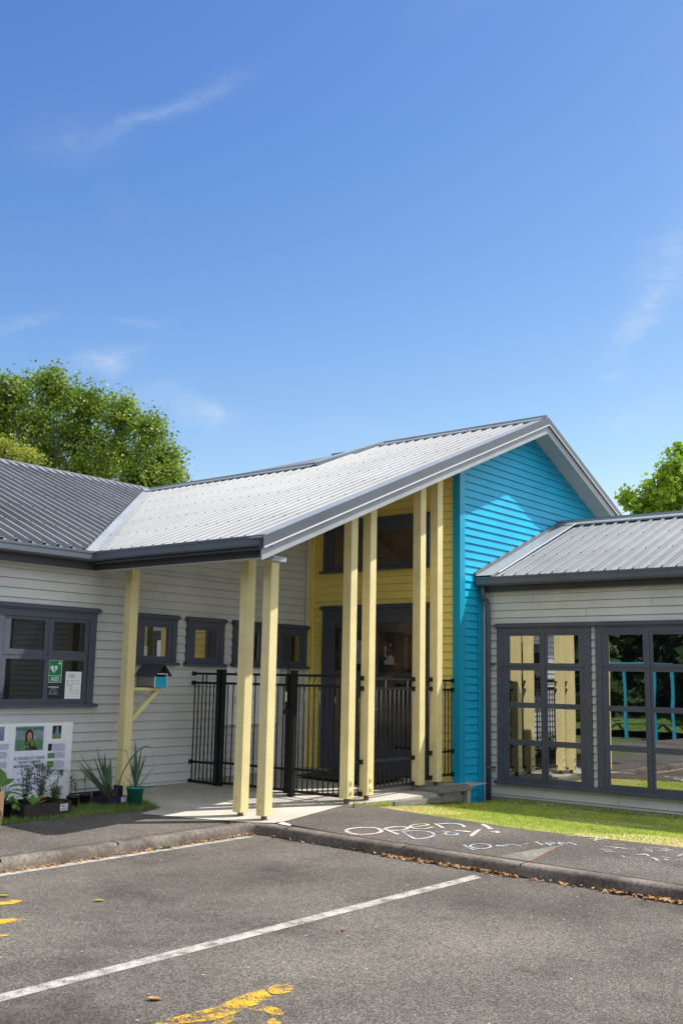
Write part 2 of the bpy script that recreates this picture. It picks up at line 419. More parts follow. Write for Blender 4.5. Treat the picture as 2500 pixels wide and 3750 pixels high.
# walking figure: head, torso, legs and arm, feet out of frame
cx, cy = 4.155, 3.762
blob(b, [(cx + .085 * math.cos(a) + .02 * math.sin(a), cy + .068 * math.sin(a)) for a in [i * math.pi / 10 for i in range(20)]])
blob(b, [(4.09, 3.825), (4.02, 3.84), (3.91, 3.83), (3.72, 3.80), (3.60, 3.66), (3.70, 3.66), (3.81, 3.67), (3.90, 3.68), (4.03, 3.70)], off=.0045)
blob(b, [(3.72, 3.80), (3.44, 3.84), (3.05, 3.80), (3.05, 3.72), (3.45, 3.74), (3.60, 3.66)], off=.004)
blob(b, [(3.70, 3.655), (3.40, 3.62), (3.1, 3.5), (3.12, 3.43), (3.44, 3.55), (3.66, 3.60)], off=.004)
blob(b, [(3.81, 3.665), (3.90, 3.66), (3.92, 3.55), (3.87, 3.48), (3.82, 3.50), (3.84, 3.58), (3.80, 3.64)], off=.0048)
blob(b, [(3.80, 3.49), (3.77, 3.40), (3.70, 3.42), (3.74, 3.47)], off=.004)
tag(b.build('painted_figure', M['yellowpaint'], fix=False), 'worn yellow walking figure painted on the asphalt at the bottom edge', 'road marking')
b = MB()
blob(b, [(3.7, 6.62), (4.29, 6.58), (4.40, 6.56), (4.44, 6.49), (4.34, 6.44), (4.22, 6.49), (3.7, 6.54)])
tag(b.build('painted_stroke', M['yellowpaint'], fix=False), 'topmost of the three worn yellow paint strokes at the left edge', 'road marking', 'yellow strokes at the left edge')
b = MB(); blob(b, [(3.5, 6.14), (4.02, 6.12), (4.08, 6.07), (4.13, 5.97), (4.03, 5.98), (3.93, 6.0), (3.5, 6.03)])
tag(b.build('painted_stroke', M['yellowpaint'], fix=False), 'middle yellow paint stroke with a pointed tip at the left edge', 'road marking', 'yellow strokes at the left edge')
b = MB(); blob(b, [(3.3, 5.82), (3.78, 5.79), (3.83, 5.72), (3.76, 5.70), (3.3, 5.72)])
tag(b.build('painted_stroke', M['yellowpaint'], fix=False), 'lowest and shortest yellow paint stroke at the left edge', 'road marking', 'yellow strokes at the left edge')

# chalk writing on the footpath
def smooth(pts):
    for _ in range(2):
        q = [pts[0]]
        for a, c in zip(pts, pts[1:]):
            q += [(a[0] * .75 + c[0] * .25, a[1] * .75 + c[1] * .25), (a[0] * .25 + c[0] * .75, a[1] * .25 + c[1] * .75)]
        q.append(pts[-1]); pts = q
    return pts
def stroke(b, pts, w, zf=zg, off=.006, wx=None):
    pts = smooth(pts) if len(pts) > 2 else pts
    L_, R_ = [], []
    for i, p in enumerate(pts):
        a = pts[max(0, i - 1)]; c = pts[min(len(pts) - 1, i + 1)]
        d = Vector((c[0] - a[0], c[1] - a[1])); d = d.normalized() if d.length > 0 else Vector((1, 0))
        n = Vector((-d.y, d.x)) * w * random.uniform(.36, .54)
        L_.append((p[0] + n.x, p[1] + n.y)); R_.append((p[0] - n.x, p[1] - n.y))
    for i in range(len(pts) - 1):
        flatpoly(b, [L_[i], L_[i + 1], R_[i + 1], R_[i]], zf, off)
CH = {'pink': [[(8.11, 6.54), (8.21, 6.58), (8.35, 6.53), (8.42, 6.41), (8.34, 6.26), (8.21, 6.2), (8.05, 6.25), (8.0, 6.38), (8.09, 6.52)]],
 'pink2': [[(9.26, 5.68), (9.16, 5.56), (9.06, 5.46)], [(8.93, 5.38), (8.98, 5.38), (8.98, 5.33), (8.92, 5.31)]],
 'peach': [[(8.44, 6.31), (8.34, 6.16), (8.26, 6.01)], [(8.44, 6.31), (8.56, 6.3), (8.64, 6.22), (8.62, 6.14), (8.51, 6.11), (8.43, 6.14), (8.4, 6.2)]],
 'peach2': [[(8.78, 5.7), (8.8, 5.61), (8.8, 5.53)], [(8.98, 5.54), (8.77, 5.47), (8.61, 5.41)]],
 'yellow': [[(8.63, 6.15), (8.76, 6.11), (8.88, 6.07), (8.92, 6.14), (8.86, 6.2), (8.73, 6.21), (8.63, 6.13), (8.63, 6.04), (8.69, 5.98), (8.81, 5.98)]],
 'mint': [[(8.99, 6.08), (8.91, 5.98), (8.83, 5.87)], [(8.96, 6.04), (9.07, 6.0), (9.12, 5.91), (9.1, 5.82), (9.01, 5.73), (9.0, 5.76)]],
 'blue': [[(8.41, 6.07), (8.28, 5.91), (8.16, 5.74)], [(8.41, 6.07), (8.51, 6.02), (8.57, 5.93), (8.55, 5.81), (8.47, 5.73), (8.34, 5.68), (8.22, 5.7), (8.16, 5.74)]],
 'blue3': [[(8.61, 5.81), (8.67, 5.77), (8.68, 5.7), (8.66, 5.6), (8.61, 5.55), (8.54, 5.58), (8.54, 5.65), (8.6, 5.7), (8.67, 5.69)]],
 'blue2': [[(8.2, 5.23), (8.11, 5.12), (8.05, 5.02)], [(8.18, 5.15), (8.27, 5.18), (8.34, 5.16), (8.36, 5.09), (8.32, 5.01), (8.23, 4.97), (8.14, 5.0), (8.12, 5.07), (8.18, 5.15)],
  [(8.35, 4.98), (8.34, 4.94), (8.36, 4.9), (8.39, 4.97), (8.35, 4.98)], [(8.42, 4.95), (8.39, 4.9), (8.4, 4.88)], [(8.44, 4.93), (8.48, 4.91), (8.49, 4.86), (8.47, 4.79)], [(8.5, 4.89), (8.48, 4.84)], [(8.55, 4.83), (8.61, 4.79)], [(8.75, 4.79), (8.68, 4.72), (8.63, 4.66)], [(8.72, 4.68), (8.7, 4.63), (8.66, 4.59)], [(8.73, 4.68), (8.79, 4.64), (8.78, 4.61), (8.71, 4.63)], [(8.84, 4.61), (8.77, 4.56), (8.74, 4.51)], [(8.84, 4.61), (8.83, 4.54), (8.81, 4.5)], [(8.9, 4.55), (8.89, 4.5), (8.82, 4.42)]],
 'star': [[(9.18, 4.46), (9.22, 4.41), (9.21, 4.3)], [(9.32, 4.45), (9.12, 4.38)], [(9.12, 4.38), (9.28, 4.39), (9.3, 4.34)]],
 'white': [[(9.2, 4.71), (9.23, 4.64)], [(9.25, 4.6), (9.26, 4.53)], [(8.89, 4.09), (8.97, 4.05), (8.92, 3.97)], [(8.63, 3.9), (8.58, 3.85)], [(8.95, 3.96), (8.98, 3.92)], [(8.75, 3.82), (8.79, 3.75)], [(8.76, 3.78), (8.84, 3.77), (8.74, 3.7)], [(9.15, 3.75), (9.19, 3.71)], [(9.08, 3.73), (9.06, 3.66)], [(8.71, 3.65), (8.6, 3.56)], [(8.71, 3.56), (8.69, 3.51)], [(8.73, 3.47), (8.8, 3.43)], [(8.89, 3.51), (9.0, 3.51)]]}
CM = {'pink': (.80, .64, .64), 'peach': (.78, .69, .58), 'yellow': (.72, .69, .50), 'mint': (.56, .68, .63), 'blue': (.53, .64, .73), 'white': (.55, .56, .56)}
for k, c in CM.items(): M['ch' + k] = paintmark(k + ' chalk', c, .41 if k not in ('white', 'blue') else .45, 120, .16, .85)
inf = {'pink': ('chalk_letter', 'large pink chalk letter O starting the word OPEN', 'pink', .042), 'peach': ('chalk_letter', 'peach chalk letter P right after the pink O', 'peach', .036),
       'yellow': ('chalk_letter', 'pale yellow chalk letter E in the word OPEN', 'yellow', .03), 'mint': ('chalk_letter', 'mint green chalk letter N ending the word OPEN', 'mint', .036),
       'blue': ('chalk_letter', 'large blue chalk letter D starting the word DAY', 'blue', .032), 'blue3': ('chalk_letter', 'small blue chalk letter A between the D and the Y', 'blue', .028),
       'peach2': ('chalk_letter', 'peach chalk letter Y in the word DAY', 'peach', .04), 'pink2': ('chalk_letter', 'pink chalk exclamation mark after the word DAY', 'pink', .05),
       'blue2': ('chalk_writing', 'small pale blue chalk line reading 10AM-1PM under OPEN DAY', 'blue', .02),
       'star': ('chalk_star', 'small white chalk star near the lawn edge after the times', 'white', .02),
       'white': ('chalk_scribbles', 'faint white chalk scribbles on the footpath at the right edge', 'white', .02)}
for k, (nm, lb, c, w) in inf.items():
    sts = [(st, w) for st in CH[k]]
    if k == 'white':
        for i in range(34):
            x = random.uniform(8.55, 9.15); y = random.uniform(2.9, 4.2); a = random.uniform(-.6, .6)
            sts.append(([(x, y), (x + .05 * math.sin(a), y - .05 * math.cos(a)), (x + .09 * math.sin(a), y - .09 * math.cos(a))], .012))
    if len(sts) == 1:
        b = MB(); stroke(b, *sts[0]); tag(b.build(nm, M['ch' + c], fix=False), lb, 'chalk drawing')
    else:
        p0 = sts[0][0][0]; e = empty(nm, (p0[0], p0[1], zg(*p0)), lb, 'chalk drawing')
        for st, ww in sts:
            b = MB(); stroke(b, st, ww); b.build('stroke', M['ch' + c], e, fix=False)
# light patch and joint in the footpath
M['lightpatch'] = paintmark('pale concrete wear', (.30, .28, .25), .42, 30, .25, .75)
b = MB(); flatpoly(b, [(7.95, 4.72), (7.94, 4.42), (8.72, 4.53), (8.5, 4.60)], zg, .004)
tag(b.build('path_patch', M['lightpatch'], fix=False), kind='structure')
b = MB(); b.bar((7.93, 4.41, zg(7.93, 4)), (8.75, 4.53, zg(8.75, 4) ), .012, .01)
M['rust'] = mat('rusty joint', (.25, .11, .04), .9, .2, 10)
tag(b.build('path_joint', M['rust']), kind='structure')
b = MB(); flatpoly(b, [(7.98, 7.33), (8.09, 7.36), (8.02, 7.18), (7.965, 7.15)], zg, .008)
tag(b.build('path_patch', M['white'], fix=False), kind='structure')

# ------------------------------------------------------------------ litter
def leafquad(b, x, y, z, s, flat=.3):
    a = random.uniform(0, 6.283); t = random.uniform(-flat, flat); u = Vector((math.cos(a), math.sin(a), random.uniform(-flat, flat))) * s
    v = Vector((-math.sin(a), math.cos(a), t)) * s * random.uniform(.35, .6); c = Vector((x, y, z + s * flat * .5))
    b.poly([c - u, c - u * .2 + v, c + u, c - u * .1 - v])
M['dryleaf'] = mat('dry leaves', (.58, .34, .13), .8, .1, 14, col2=(.15, .07, .03), fine=.3, bscale=50, trans=.15)
M['greenleafdry'] = mat('yellowing leaf', (.50, .42, .04), .6, .1, 30, col2=(.30, .33, .03), trans=.2)
b = MB()
for i in range(2000):   # right kerb
    y = 7.5 - 6.5 * random.random() ** .8
    x = kerb_x(y) - .02 - abs(random.gauss(0, .04)) - .01
    if math.sin(y * 6) * .5 + math.sin(y * 2.7) < -.2 and random.random() < .85: continue
    leafquad(b, x, y, random.uniform(.001, .018), random.uniform(.010, .030), .5)
for i in range(2600):   # left kerb
    x = 7.9 - 7.5 * random.random()
    y = kerb_y(x) - .01 - abs(random.gauss(0, .03))
    leafquad(b, x, y, random.uniform(.001, .01), random.uniform(.006, .02), .5)
tag(b.build('leaf_litter', M['dryleaf'], fix=False), 'brown dry leaf litter collected in the gutter along both kerbs', 'leaf litter', kind='stuff')
b = MB()
for i in range(60):
    x = random.uniform(7.9, 11.5); y = random.uniform(7.9, 10.2); leafquad(b, x, y, zg(x, y) + .008, random.uniform(.01, .025), .2)
for i in range(90):
    y = random.uniform(2.5, 7.2); x = random.uniform(grass_edge(y), 12.3); leafquad(b, x, y, zlawn(x, y) + .02, random.uniform(.012, .03), .4)
for i in range(50):
    x = random.uniform(5, 7.8); y = random.uniform(7.7, 9.0); leafquad(b, x, y, zg(x, y) + .003, random.uniform(.006, .018), .2)
tag(b.build('scattered_leaves', M['dryleaf'], fix=False), 'dry brown leaves scattered thinly over slab, path and lawn', 'leaf litter', kind='stuff')
M['bit'] = mat('pale bits', (.60, .55, .42), .8, .1, 14)
b = MB()
for i in range(260):
    x = random.uniform(1, 7.7); y = random.uniform(1, 7.4); leafquad(b, x, y, .002, random.uniform(.004, .011), .15)
tag(b.build('small_debris', M['bit'], fix=False), 'tiny pale seed husks and chips scattered on the asphalt', 'debris', kind='stuff')
def fallen(x, y, s, a, lb, m='greenleafdry'):
    b = MB(); n = 8; L_ = []
    for i in range(n + 1):
        t = i / n; w = math.sin(math.pi * min(1, t * 1.08)) ** .8 * .28 * s; c = (t - .5) * s
        L_.append((c, w, .004 + .10 * s * (abs(t - .5) * 2) ** 2))
    ca, sa = math.cos(a), math.sin(a)
    P = lambda u, v, z: (x + u * ca - v * sa, y + u * sa + v * ca, z)
    for (u, w, z), (u2, w2, z2) in zip(L_, L_[1:]):
        b.poly([P(u, 0, z), P(u2, 0, z2), P(u2, w2, z2 + w2 * .4), P(u, w, z + w * .4)]); b.poly([P(u, 0, z), P(u, -w, z + w * .5), P(u2, -w2, z2 + w2 * .5), P(u2, 0, z2)])
    b.tube([P(-.5 * s, 0, .012), P(-.75 * s, .05 * s, .012)], .0018, 5)
    tag(b.build('fallen_leaf', M[m], fix=False), lb, 'leaf', 'fallen leaves on the asphalt')
fallen(3.60, 4.10, .085, -.9, 'curled brown and yellow fallen leaf just below the long parking line', 'dryleaf')
fallen(4.80, 6.10, .075, -.75, 'bright yellow leaf lying alone right of the pointed yellow paint stroke')
fallen(2.78, 4.02, .075, .2, 'green yellow leaf near the bottom left corner of the asphalt')
fallen(4.42, 6.70, .09, -.6, 'pale curled leaf just above the topmost yellow paint stroke')
fallen(5.35, 4.32, .05, .4, 'small dry leaf between the long parking line and the right kerb', 'dryleaf')

# ------------------------------------------------------------------ BUILDING
BLD = empty('school_building', (12.0, 10.5, .1), 'school building of cream, yellow and turquoise weatherboards under grey ribbed metal roofs', 'building')
class PL:  # wall plane: u right seen from outside, v up, n outward
    def __init__(s, o, u, n): s.o = Vector(o); s.u = Vector(u); s.n = Vector(n)
    def P(s, u, v, n): return s.o + s.u * u + Vector((0, 0, v)) + s.n * n
    def box(s, b, u0, u1, v0, v1, n0, n1):
        if u0 > u1: u0, u1 = u1, u0
        b.hexa([s.P(u0, v0, n1), s.P(u1, v0, n1), s.P(u1, v0, n0), s.P(u0, v0, n0), s.P(u0, v1, n1), s.P(u1, v1, n1), s.P(u1, v1, n0), s.P(u0, v1, n0)])
PF = lambda y: PL((0, y, 0), (1, 0, 0), (0, -1, 0))         # faces -Y : u = x
PS = lambda x: PL((x, 0, 0), (0, -1, 0), (-1, 0, 0))        # faces -X : u = -y

def boards(name, pl, v0, v1, ul, ur, m, pitch=.11, label=None):
    b = MB(); v = v0
    while v < v1:
        vt = min(v + pitch, v1); a0, a1, c0, c1 = ul(v), ul(vt), ur(v), ur(vt)
        if c0 - a0 > .01 and c1 - a1 > -.05:
            c1 = max(c1, a1 + .001)
            g = .009
            b.poly([pl.P(a0, v, .020), pl.P(c0, v, .020), pl.P(c1, vt - g, .003), pl.P(a1, vt - g, .003)])
            b.poly([pl.P(a1, vt - g, .003), pl.P(c1, vt - g, .003), pl.P(c1, vt - g, -.008), pl.P(a1, vt - g, -.008)])
            b.poly([pl.P(a1, vt - g, -.008), pl.P(c1, vt - g, -.008), pl.P(c1, vt + .002, -.008), pl.P(a1, vt + .002, -.008)])
            b.poly([pl.P(a0, v, -.010), pl.P(c0, v, -.010), pl.P(c0, v, .020), pl.P(a0, v, .020)])
        v = vt
    o = b.build(name, m, BLD, fix=False)
    if label: o['label'] = label
    return o
YW, YB, XY, XW = 10.5, 7.72, 12.0, 12.60
s = .4155
roofz = lambda x: 3.05 + s * (x - 7.72)
K = lambda v: v
KK = .984
# cream left wall
boards('wall', PF(YW), .10, 2.98, lambda v: 4.6, lambda v: 12.0, M['cream'], .1125, 'cream weatherboard wall with the small porch windows')
boards('wall', PF(YW), 2.98, 4.75, lambda v: max(7.6, 7.72 + (v - 2.93) / s), lambda v: 12.0, M['cream'], .1125)
# yellow porch wall
boards('wall', PS(XY), .12, 4.80, lambda v: -YW, lambda v: -YB, M['yellow'], .11, 'yellow weatherboard wall behind the porch posts')
# turquoise gable wall (apex x 14.05)
def gl(v): return max(12.0, 7.72 + (v - 2.93) / s)
def gr(v): return 19.0 if v < 3.3 else min(19.0, 14.05 + (5.55 - v) / .446)
boards('wall', PF(YB), -.1, 5.55, gl, gr, M['blue'], .11, 'turquoise weatherboard gable wall')
# cream wing wall
boards('wall', PS(XW), -.04, 2.95, lambda v: -YB + .06, lambda v: 6.0, M['cream'], .105, 'cream weatherboard wall of the right wing')
# closing faces behind the walls (solid building volume)
b = MB()
b.box(4.62, 10.51, -.2, 12.0, 15.1, 2.9); b.box(12.01, 7.73, -.3, 18.9, 15.1, 2.9)
b.box(12.61, -5.95, -.3, 17.5, 7.71, 2.9)
b.build('wall_core', M['cream'], BLD)
b = MB()
b.hexa([(7.8, 10.51, 2.7), (12.0, 10.51, 2.7), (12.0, 10.6, 2.7), (7.8, 10.6, 2.7), (7.8, 10.51, 2.9), (12.0, 10.51, 4.7), (12.0, 10.6, 4.7), (7.8, 10.6, 2.9)])
b.poly([(12.01, 7.73, 2.8), (18.8, 7.73, 2.8), (18.8, 7.73, 3.2), (14.05, 7.73, 5.45), (12.01, 7.73, 4.6)])
b.poly([(12.01, 7.73, 2.8), (12.01, 10.6, 2.8), (12.01, 10.6, 4.7), (12.01, 7.73, 4.7)])
b.build('wall_core', M['cream'], BLD)

# corner boards and trims
b = MB(); P = PF(YW); P.box(b, 11.90, 11.975, .15, 4.65, .02, .04); b.build('corner_board', M['cream'], BLD)['label'] = 'cream corner board beside the yellow wall'
b = MB(); P = PS(XY); P.box(b, -10.46, -10.37, .12, 4.72, .02, .045); b.build('corner_board', M['yellow'], BLD)['label'] = 'yellow corner board at the cream wall'
b = MB(); b.box(11.955, 7.682, -.05, 12.09, 7.70, 4.72); b.box(11.955, 7.70, -.05, 11.978, 7.80, 4.72); b.box(11.98, 7.70, -.05, 12.0, 7.72, 4.7)
b.build('corner_board', M['bluetrim'], BLD)['label'] = 'turquoise corner board where the yellow and turquoise walls meet'
b = MB(); P = PF(YB); P.box(b, 12.44, 12.49, -.1, 2.95, .02, .035); P.box(b, 12.49, 12.58, -.1, 2.95, .02, .045)
b.build('corner_board', M['bluetrim'], BLD)
b = MB(); P = PS(XW); P.box(b, -7.715, -7.63, -.05, 2.93, .02, .045); b.build('corner_board', M['cream'], BLD)
# butt joints of the boards
for pl_, v0_, pt, lst in ((PF(YW), .10, .1125, [(6.2, 2.46), (8.9, 2.69), (10.6, 2.91), (8.3, .89), (7.75, .56), (9.3, 1.11), (9.9, .66)]), (PS(XW), -.04, .105, [(-6.9, 2.69), (-5.2, 2.58), (-6.1, 2.48), (-5.7, .06)]),
                          (PF(YB), -.1, .11, [(13.1, 4.3), (14.4, 4.08), (13.6, 3.64), (12.9, 3.2), (14.9, 4.85), (12.3, 1.55)]), (PS(XY), .12, .11, [(-8.02, 1.44), (-9.6, 3.1), (-8.0, 2.32)])):
    for u_, v_ in lst:
        k_ = round((v_ - v0_) / pt); vb = v0_ + k_ * pt; b = MB(); b.poly([pl_.P(u_, vb, .0206), pl_.P(u_ + .003, vb, .0206), pl_.P(u_ + .003, vb + pt - .01, .0036), pl_.P(u_, vb + pt - .01, .0036)])
        b.build('board_joint', M['gap'], BLD, fix=False)
# deep base board under left wall
b = MB(); PF(YW).box(b, 4.6, 12, .0, .17, .0, .012); b.build('base_board', M['dark'], BLD)
b = MB(); PS(XW).box(b, -7.6, 6, -.2, -.03, .0, .012); b.build('base_board', M['dark'], BLD)

# ---- windows
def window(pl, u0, u1, v0, v1, cas, panes, sashes, gm, sill=True, cap=True, label=None, capx=.045, mull=(), name='window', top_sash_depth=.045):
    """u0..v1 outer casing; panes list of (u0,u1,v0,v1); everything between is frame"""
    bb = MB(); c = cas
    pl.box(bb, u0, u0 + c, v0, v1, .0, .052); pl.box(bb, u1 - c, u1, v0, v1, .0, .052)
    pl.box(bb, u0 + c, u1 - c, v1 - c, v1, .0, .050)
    if not sill: pl.box(bb, u0 + c, u1 - c, v0, v0 + c, .0, .050)
    w = bb.build(name, M['frame'], BLD, bevel=.003)
    if label: w['label'] = label
    if cap:
        b = MB(); pl.box(b, u0 - capx, u1 + capx, v1, v1 + .035, 0, .085); pl.box(b, u0 - capx + .012, u1 + capx - .012, v1 + .035, v1 + .052, 0, .06)
        pl.box(b, u0 - .01, u1 + .01, v1 - .02, v1, .05, .066)
        b.build('head_cap', M['frame'], w, bevel=.003)
    if sill:
        b = MB()
        b.hexa([pl.P(u0 - capx, v0 - .035, .10), pl.P(u1 + capx, v0 - .035, .10), pl.P(u1 + capx, v0 - .035, .0), pl.P(u0 - capx, v0 - .035, .0),
                pl.P(u0 - capx, v0, .10), pl.P(u1 + capx, v0, .10), pl.P(u1 + capx, v0 + .012, .0), pl.P(u0 - capx, v0 + .012, .0)])
        b.build('sill', M['frame'], w, bevel=.003)
    # backing frame: fill between inner casing edge and panes, as sash grid
    iu0, iu1, iv0, iv1 = u0 + c, u1 - c, (v0 if sill else v0 + c), v1 - c
    for (su0, su1, sv0, sv1, dep, ps) in sashes:
        b = MB()
        us = sorted(set([su0, su1] + [p[0] for p in ps] + [p[1] for p in ps])); vs = sorted(set([sv0, sv1] + [p[2] for p in ps] + [p[3] for p in ps]))
        # vertical full-height stiles, horizontal rails between
        solid = []
        gaps_u = sorted(set((p[0], p[1]) for p in ps)); cur = su0
        for (a, c2) in gaps_u:
            pl.box(b, cur, a, sv0, sv1, .0, dep); cur = c2
        pl.box(b, cur, su1, sv0, sv1, .0, dep)
        for (a, c2) in gaps_u:
            curv = sv0
            for p in sorted([p for p in ps if (p[0], p[1]) == (a, c2)], key=lambda p: p[2]):
                pl.box(b, a, c2, curv, p[2], .0, dep - .002); curv = p[3]
            pl.box(b, a, c2, curv, sv1, .0, dep - .002)
        b.build('sash', M['frame'], w, bevel=.002)
        for p in ps:
            e0 = .0062 if gm == 'glassW' else 0
            b = MB(); b.poly([pl.P(p[0] - .002, p[2] - .002, .026 + e0), pl.P(p[1] + .002, p[2] - .002, .026), pl.P(p[1] + .002, p[3] + .002, .026), pl.P(p[0] - .002, p[3] + .002, .026 + e0)])
            b.build('pane', M[gm], w, fix=False)
    for (a, c2, d, e) in mull:
        b = MB(); pl.box(b, a, c2, d, e, .0, .056); b.build('mullion', M['frame'], w, bevel=.002)
    return w
PW = PF(YW)
window(PW, 6.55, 7.95, 1.225, 2.345, .10, [], [
    (6.66, 7.262, 1.795, 2.245, .040, [(6.745, 7.205, 1.86, 2.205)]),
    (7.268, 7.845, 1.795, 2.245, .040, [(7.33, 7.785, 1.86, 2.205)]),
    (6.66, 7.845, 1.225, 1.790, .036, [(6.71, 7.23, 1.285, 1.745), (7.30, 7.79, 1.285, 1.745)])], 'glassL', label='large four pane window with charcoal frame on the cream wall')
window(PW, 5.10, 6.50, 1.225, 2.345, .10, [], [
    (5.2, 6.4, 1.795, 2.245, .040, [(5.28, 5.76, 1.86, 2.205), (5.84, 6.32, 1.86, 2.205)]),
    (5.2, 6.4, 1.225, 1.790, .036, [(5.26, 5.76, 1.285, 1.745), (5.84, 6.34, 1.285, 1.745)])], 'glassL')
for i, u in enumerate((8.58, 9.465, 10.35, 11.235)):
    a = u; e = u + .70
    window(PW, a, e, 1.755, 2.335, .085, [], [(a + .085, e - .085, 1.755, 2.25, .040, [(a + .15, e - .15, 1.835, 2.215)])], 'glassS', capx=.03,
           label=['first small porch window behind the bird house post', 'second small porch window', 'third small porch window behind the double posts', 'small porch window next to the yellow corner'][i])
# yellow wall: high window and glazed doors
PY = PS(XY)
window(PY, -10.18, -8.20, 3.215, 3.93, .085, [], [
    (-10.09, -9.29, 3.215, 3.845, .044, [(-9.985, -9.38, 3.30, 3.77)]),
    (-9.23, -8.29, 3.215, 3.845, .044, [(-9.13, -8.40, 3.30, 3.77)])], 'glassY', mull=[(-9.29, -9.23, 3.215, 3.845)], label='high window with tan glass over the porch doors', capx=.04)
dw = window(PY, -10.17, -8.20, .20, 2.63, .10, [], [
    (-10.07, -9.235, .22, 2.53, .046, [(-9.93, -9.37, .62, 2.41)]),
    (-9.215, -8.30, .22, 2.53, .046, [(-9.10, -8.43, .62, 2.41)])], 'glassD', sill=False, label='glazed double entrance doors with charcoal frames', name='entrance_door', capx=.04)
b = MB(); PY.box(b, -9.20, -9.16, 1.20, 1.50, .046, .06); b.build('door_plate', M['soffit'], dw)
b = MB(); b.tube([PY.P(-9.18, 1.16, .05), PY.P(-9.18, 1.16, .10), PY.P(-9.05, 1.16, .10)], .011, 8); b.build('handle', M['soffit'], dw)
# wing windows (4 rows)
q = lambda v: 1.6 + (v - 1.6) * .993
PG = PS(XW)
def wingwin(y0, y1, cols, label=None):
    c = .09; vr = [(q(1.85), q(2.225)), (q(1.31), q(1.75)), (q(.81), q(1.24)), (q(.31), q(.735))]
    mid = (cols[0][1] + cols[1][0]) / 2
    top = lambda a, e, col: (a, e, q(1.80), q(2.285), .044, [(col[0], col[1], vr[0][0], vr[0][1])])
    low = lambda a, e, col: (a, e, q(.235), q(1.795), .042, [(col[0] - .01, col[1] + .01, r[0], r[1]) for r in vr[1:]])
    return window(PG, y0, y1, q(.235), q(2.35), c, [], [top(y0 + c, mid - .022, cols[0]), top(mid + .022, y1 - c, cols[1]), low(y0 + c, mid - .022, cols[0]), low(mid + .022, y1 - c, cols[1])],
                  'glassW', mull=[(mid - .02, mid + .02, q(.235), q(2.285))], label=label, capx=.035)
wingwin(-7.455, -6.04, [(-7.26, -6.79), (-6.67, -6.215)], 'eight pane window reflecting the yellow posts')
wingwin(-5.97, -4.43, [(-5.79, -5.32), (-5.19, -4.64)], 'eight pane window at the right edge reflecting the asphalt')

# ---- ribbed roofs
KK = .973
PITCH = .19
def roofsheet(name, o, a, u, amin, amax, lo, hi, m, label=None, both=True, hgt=.023):
    """o origin, a unit vector along eave, u unit vector up the slope"""
    o = Vector(o); a = Vector(a); u = Vector(u).normalized(); n = a.cross(u).normalized()
    if n.z < 0: n = -n
    prof = [(0, 0), (.044, 0), (.050, .0045), (.057, .0045), (.063, 0), (.090, 0), (.096, .0045), (.103, .0045), (.109, 0), (.132, 0), (.145, hgt), (.178, hgt)]
    b = MB(); k = math.floor(amin / PITCH); pts = []
    while k * PITCH < amax:
        for p, h in prof:
            t = k * PITCH + p
            if amin <= t <= amax: pts.append((t, h))
        k += 1
    base = len(b.v)
    for t, h in pts:
        for q_ in (lo(t), hi(t)): b.v.append(tuple(o + a * t + u * q_ + n * h))
    for i in range(len(pts) - 1):
        b.f.append((base + 2 * i, base + 2 * i + 2, base + 2 * i + 3, base + 2 * i + 1)); b.sm.append(False)
        # thickness lip at the lower and upper ends
    r = b.build(name, m, BLD, fix=False)
    if label: r['label'] = label
    # screws
    sb = MB(); k = math.ceil(amin / PITCH)
    while k * PITCH + .16 < amax:
        t = k * PITCH + .1625; L0, H0 = lo(t), hi(t); j = .05
        rows_ = [.04 + .92 * i for i in range(12)]
        for ri, rr in enumerate(rows_):
            if L0 + .03 <= rr <= H0 - .03:
                c = o + a * t + u * (rr + (.0 if k % 2 else .012)) + n * (hgt + .004)
                e = .009
                sb.hexa([c - a * e - u * e - n * .004, c + a * e - u * e - n * .004, c + a * e + u * e - n * .004, c - a * e + u * e - n * .004,
                         c - a * e * .6 - u * e * .6 + n * .006, c + a * e * .6 - u * e * .6 + n * .006, c + a * e * .6 + u * e * .6 + n * .006, c - a * e * .6 + u * e * .6 + n * .006])
        k += 1
    if sb.v:
        so = sb.build('roof_screws', M['screw'], r, fix=False); so['kind'] = 'stuff'
    return r
cs = math.sqrt(1 + s * s)
X0, Z0 = 7.76, 3.065
# main roof: eave along Y from 7.60 to valley at 10.28
def main_lo(y):
    return 0.0 if y <= 10.42 else (y - 10.42 + .0) * cs * 1.0
def main_hi(y):
    if y < 10.62: return (14.02 - X0) * cs
    if y < 10.98: return ((12.62 - X0) + (10.98 - y) / .36 * 1.40) * cs
    return (12.62 - X0) * cs
r_main = roofsheet('roof', (X0, 0, Z0), (0, 1, 0), (1, 0, s), 7.56, 15.2, main_lo, main_hi, M['roof'], 'light grey ribbed roof slope over the porch')
# left roof: eave along X, valley
r_left = roofsheet('roof', (0, 10.30, Z0), (1, 0, 0), (0, 1, s), 4.3, 12.5, lambda x: 0 if x < 7.58 else (x - 7.58) * cs, lambda x: (15.2 - 10.3) * cs, M['roof'], 'grey ribbed roof slope of the left building', hgt=.052)
# valley tray
b = MB(); d = Vector((1, 1, s)).normalized(); 
va = Vector((7.70, 10.28, Z0 - .012)); vb = Vector((12.62, 15.2, Z0 - .012 + s * 4.92))
sx = Vector((1, 0, s)).normalized() * .15; sy = Vector((0, 1, s)).normalized() * .15
b.poly([va, va + sx * 1.3, vb + sx, vb]); b.poly([va, vb, vb + sy, va + sy * 1.3])
b.build('valley_tray', M['flash'], r_main, fix=False)
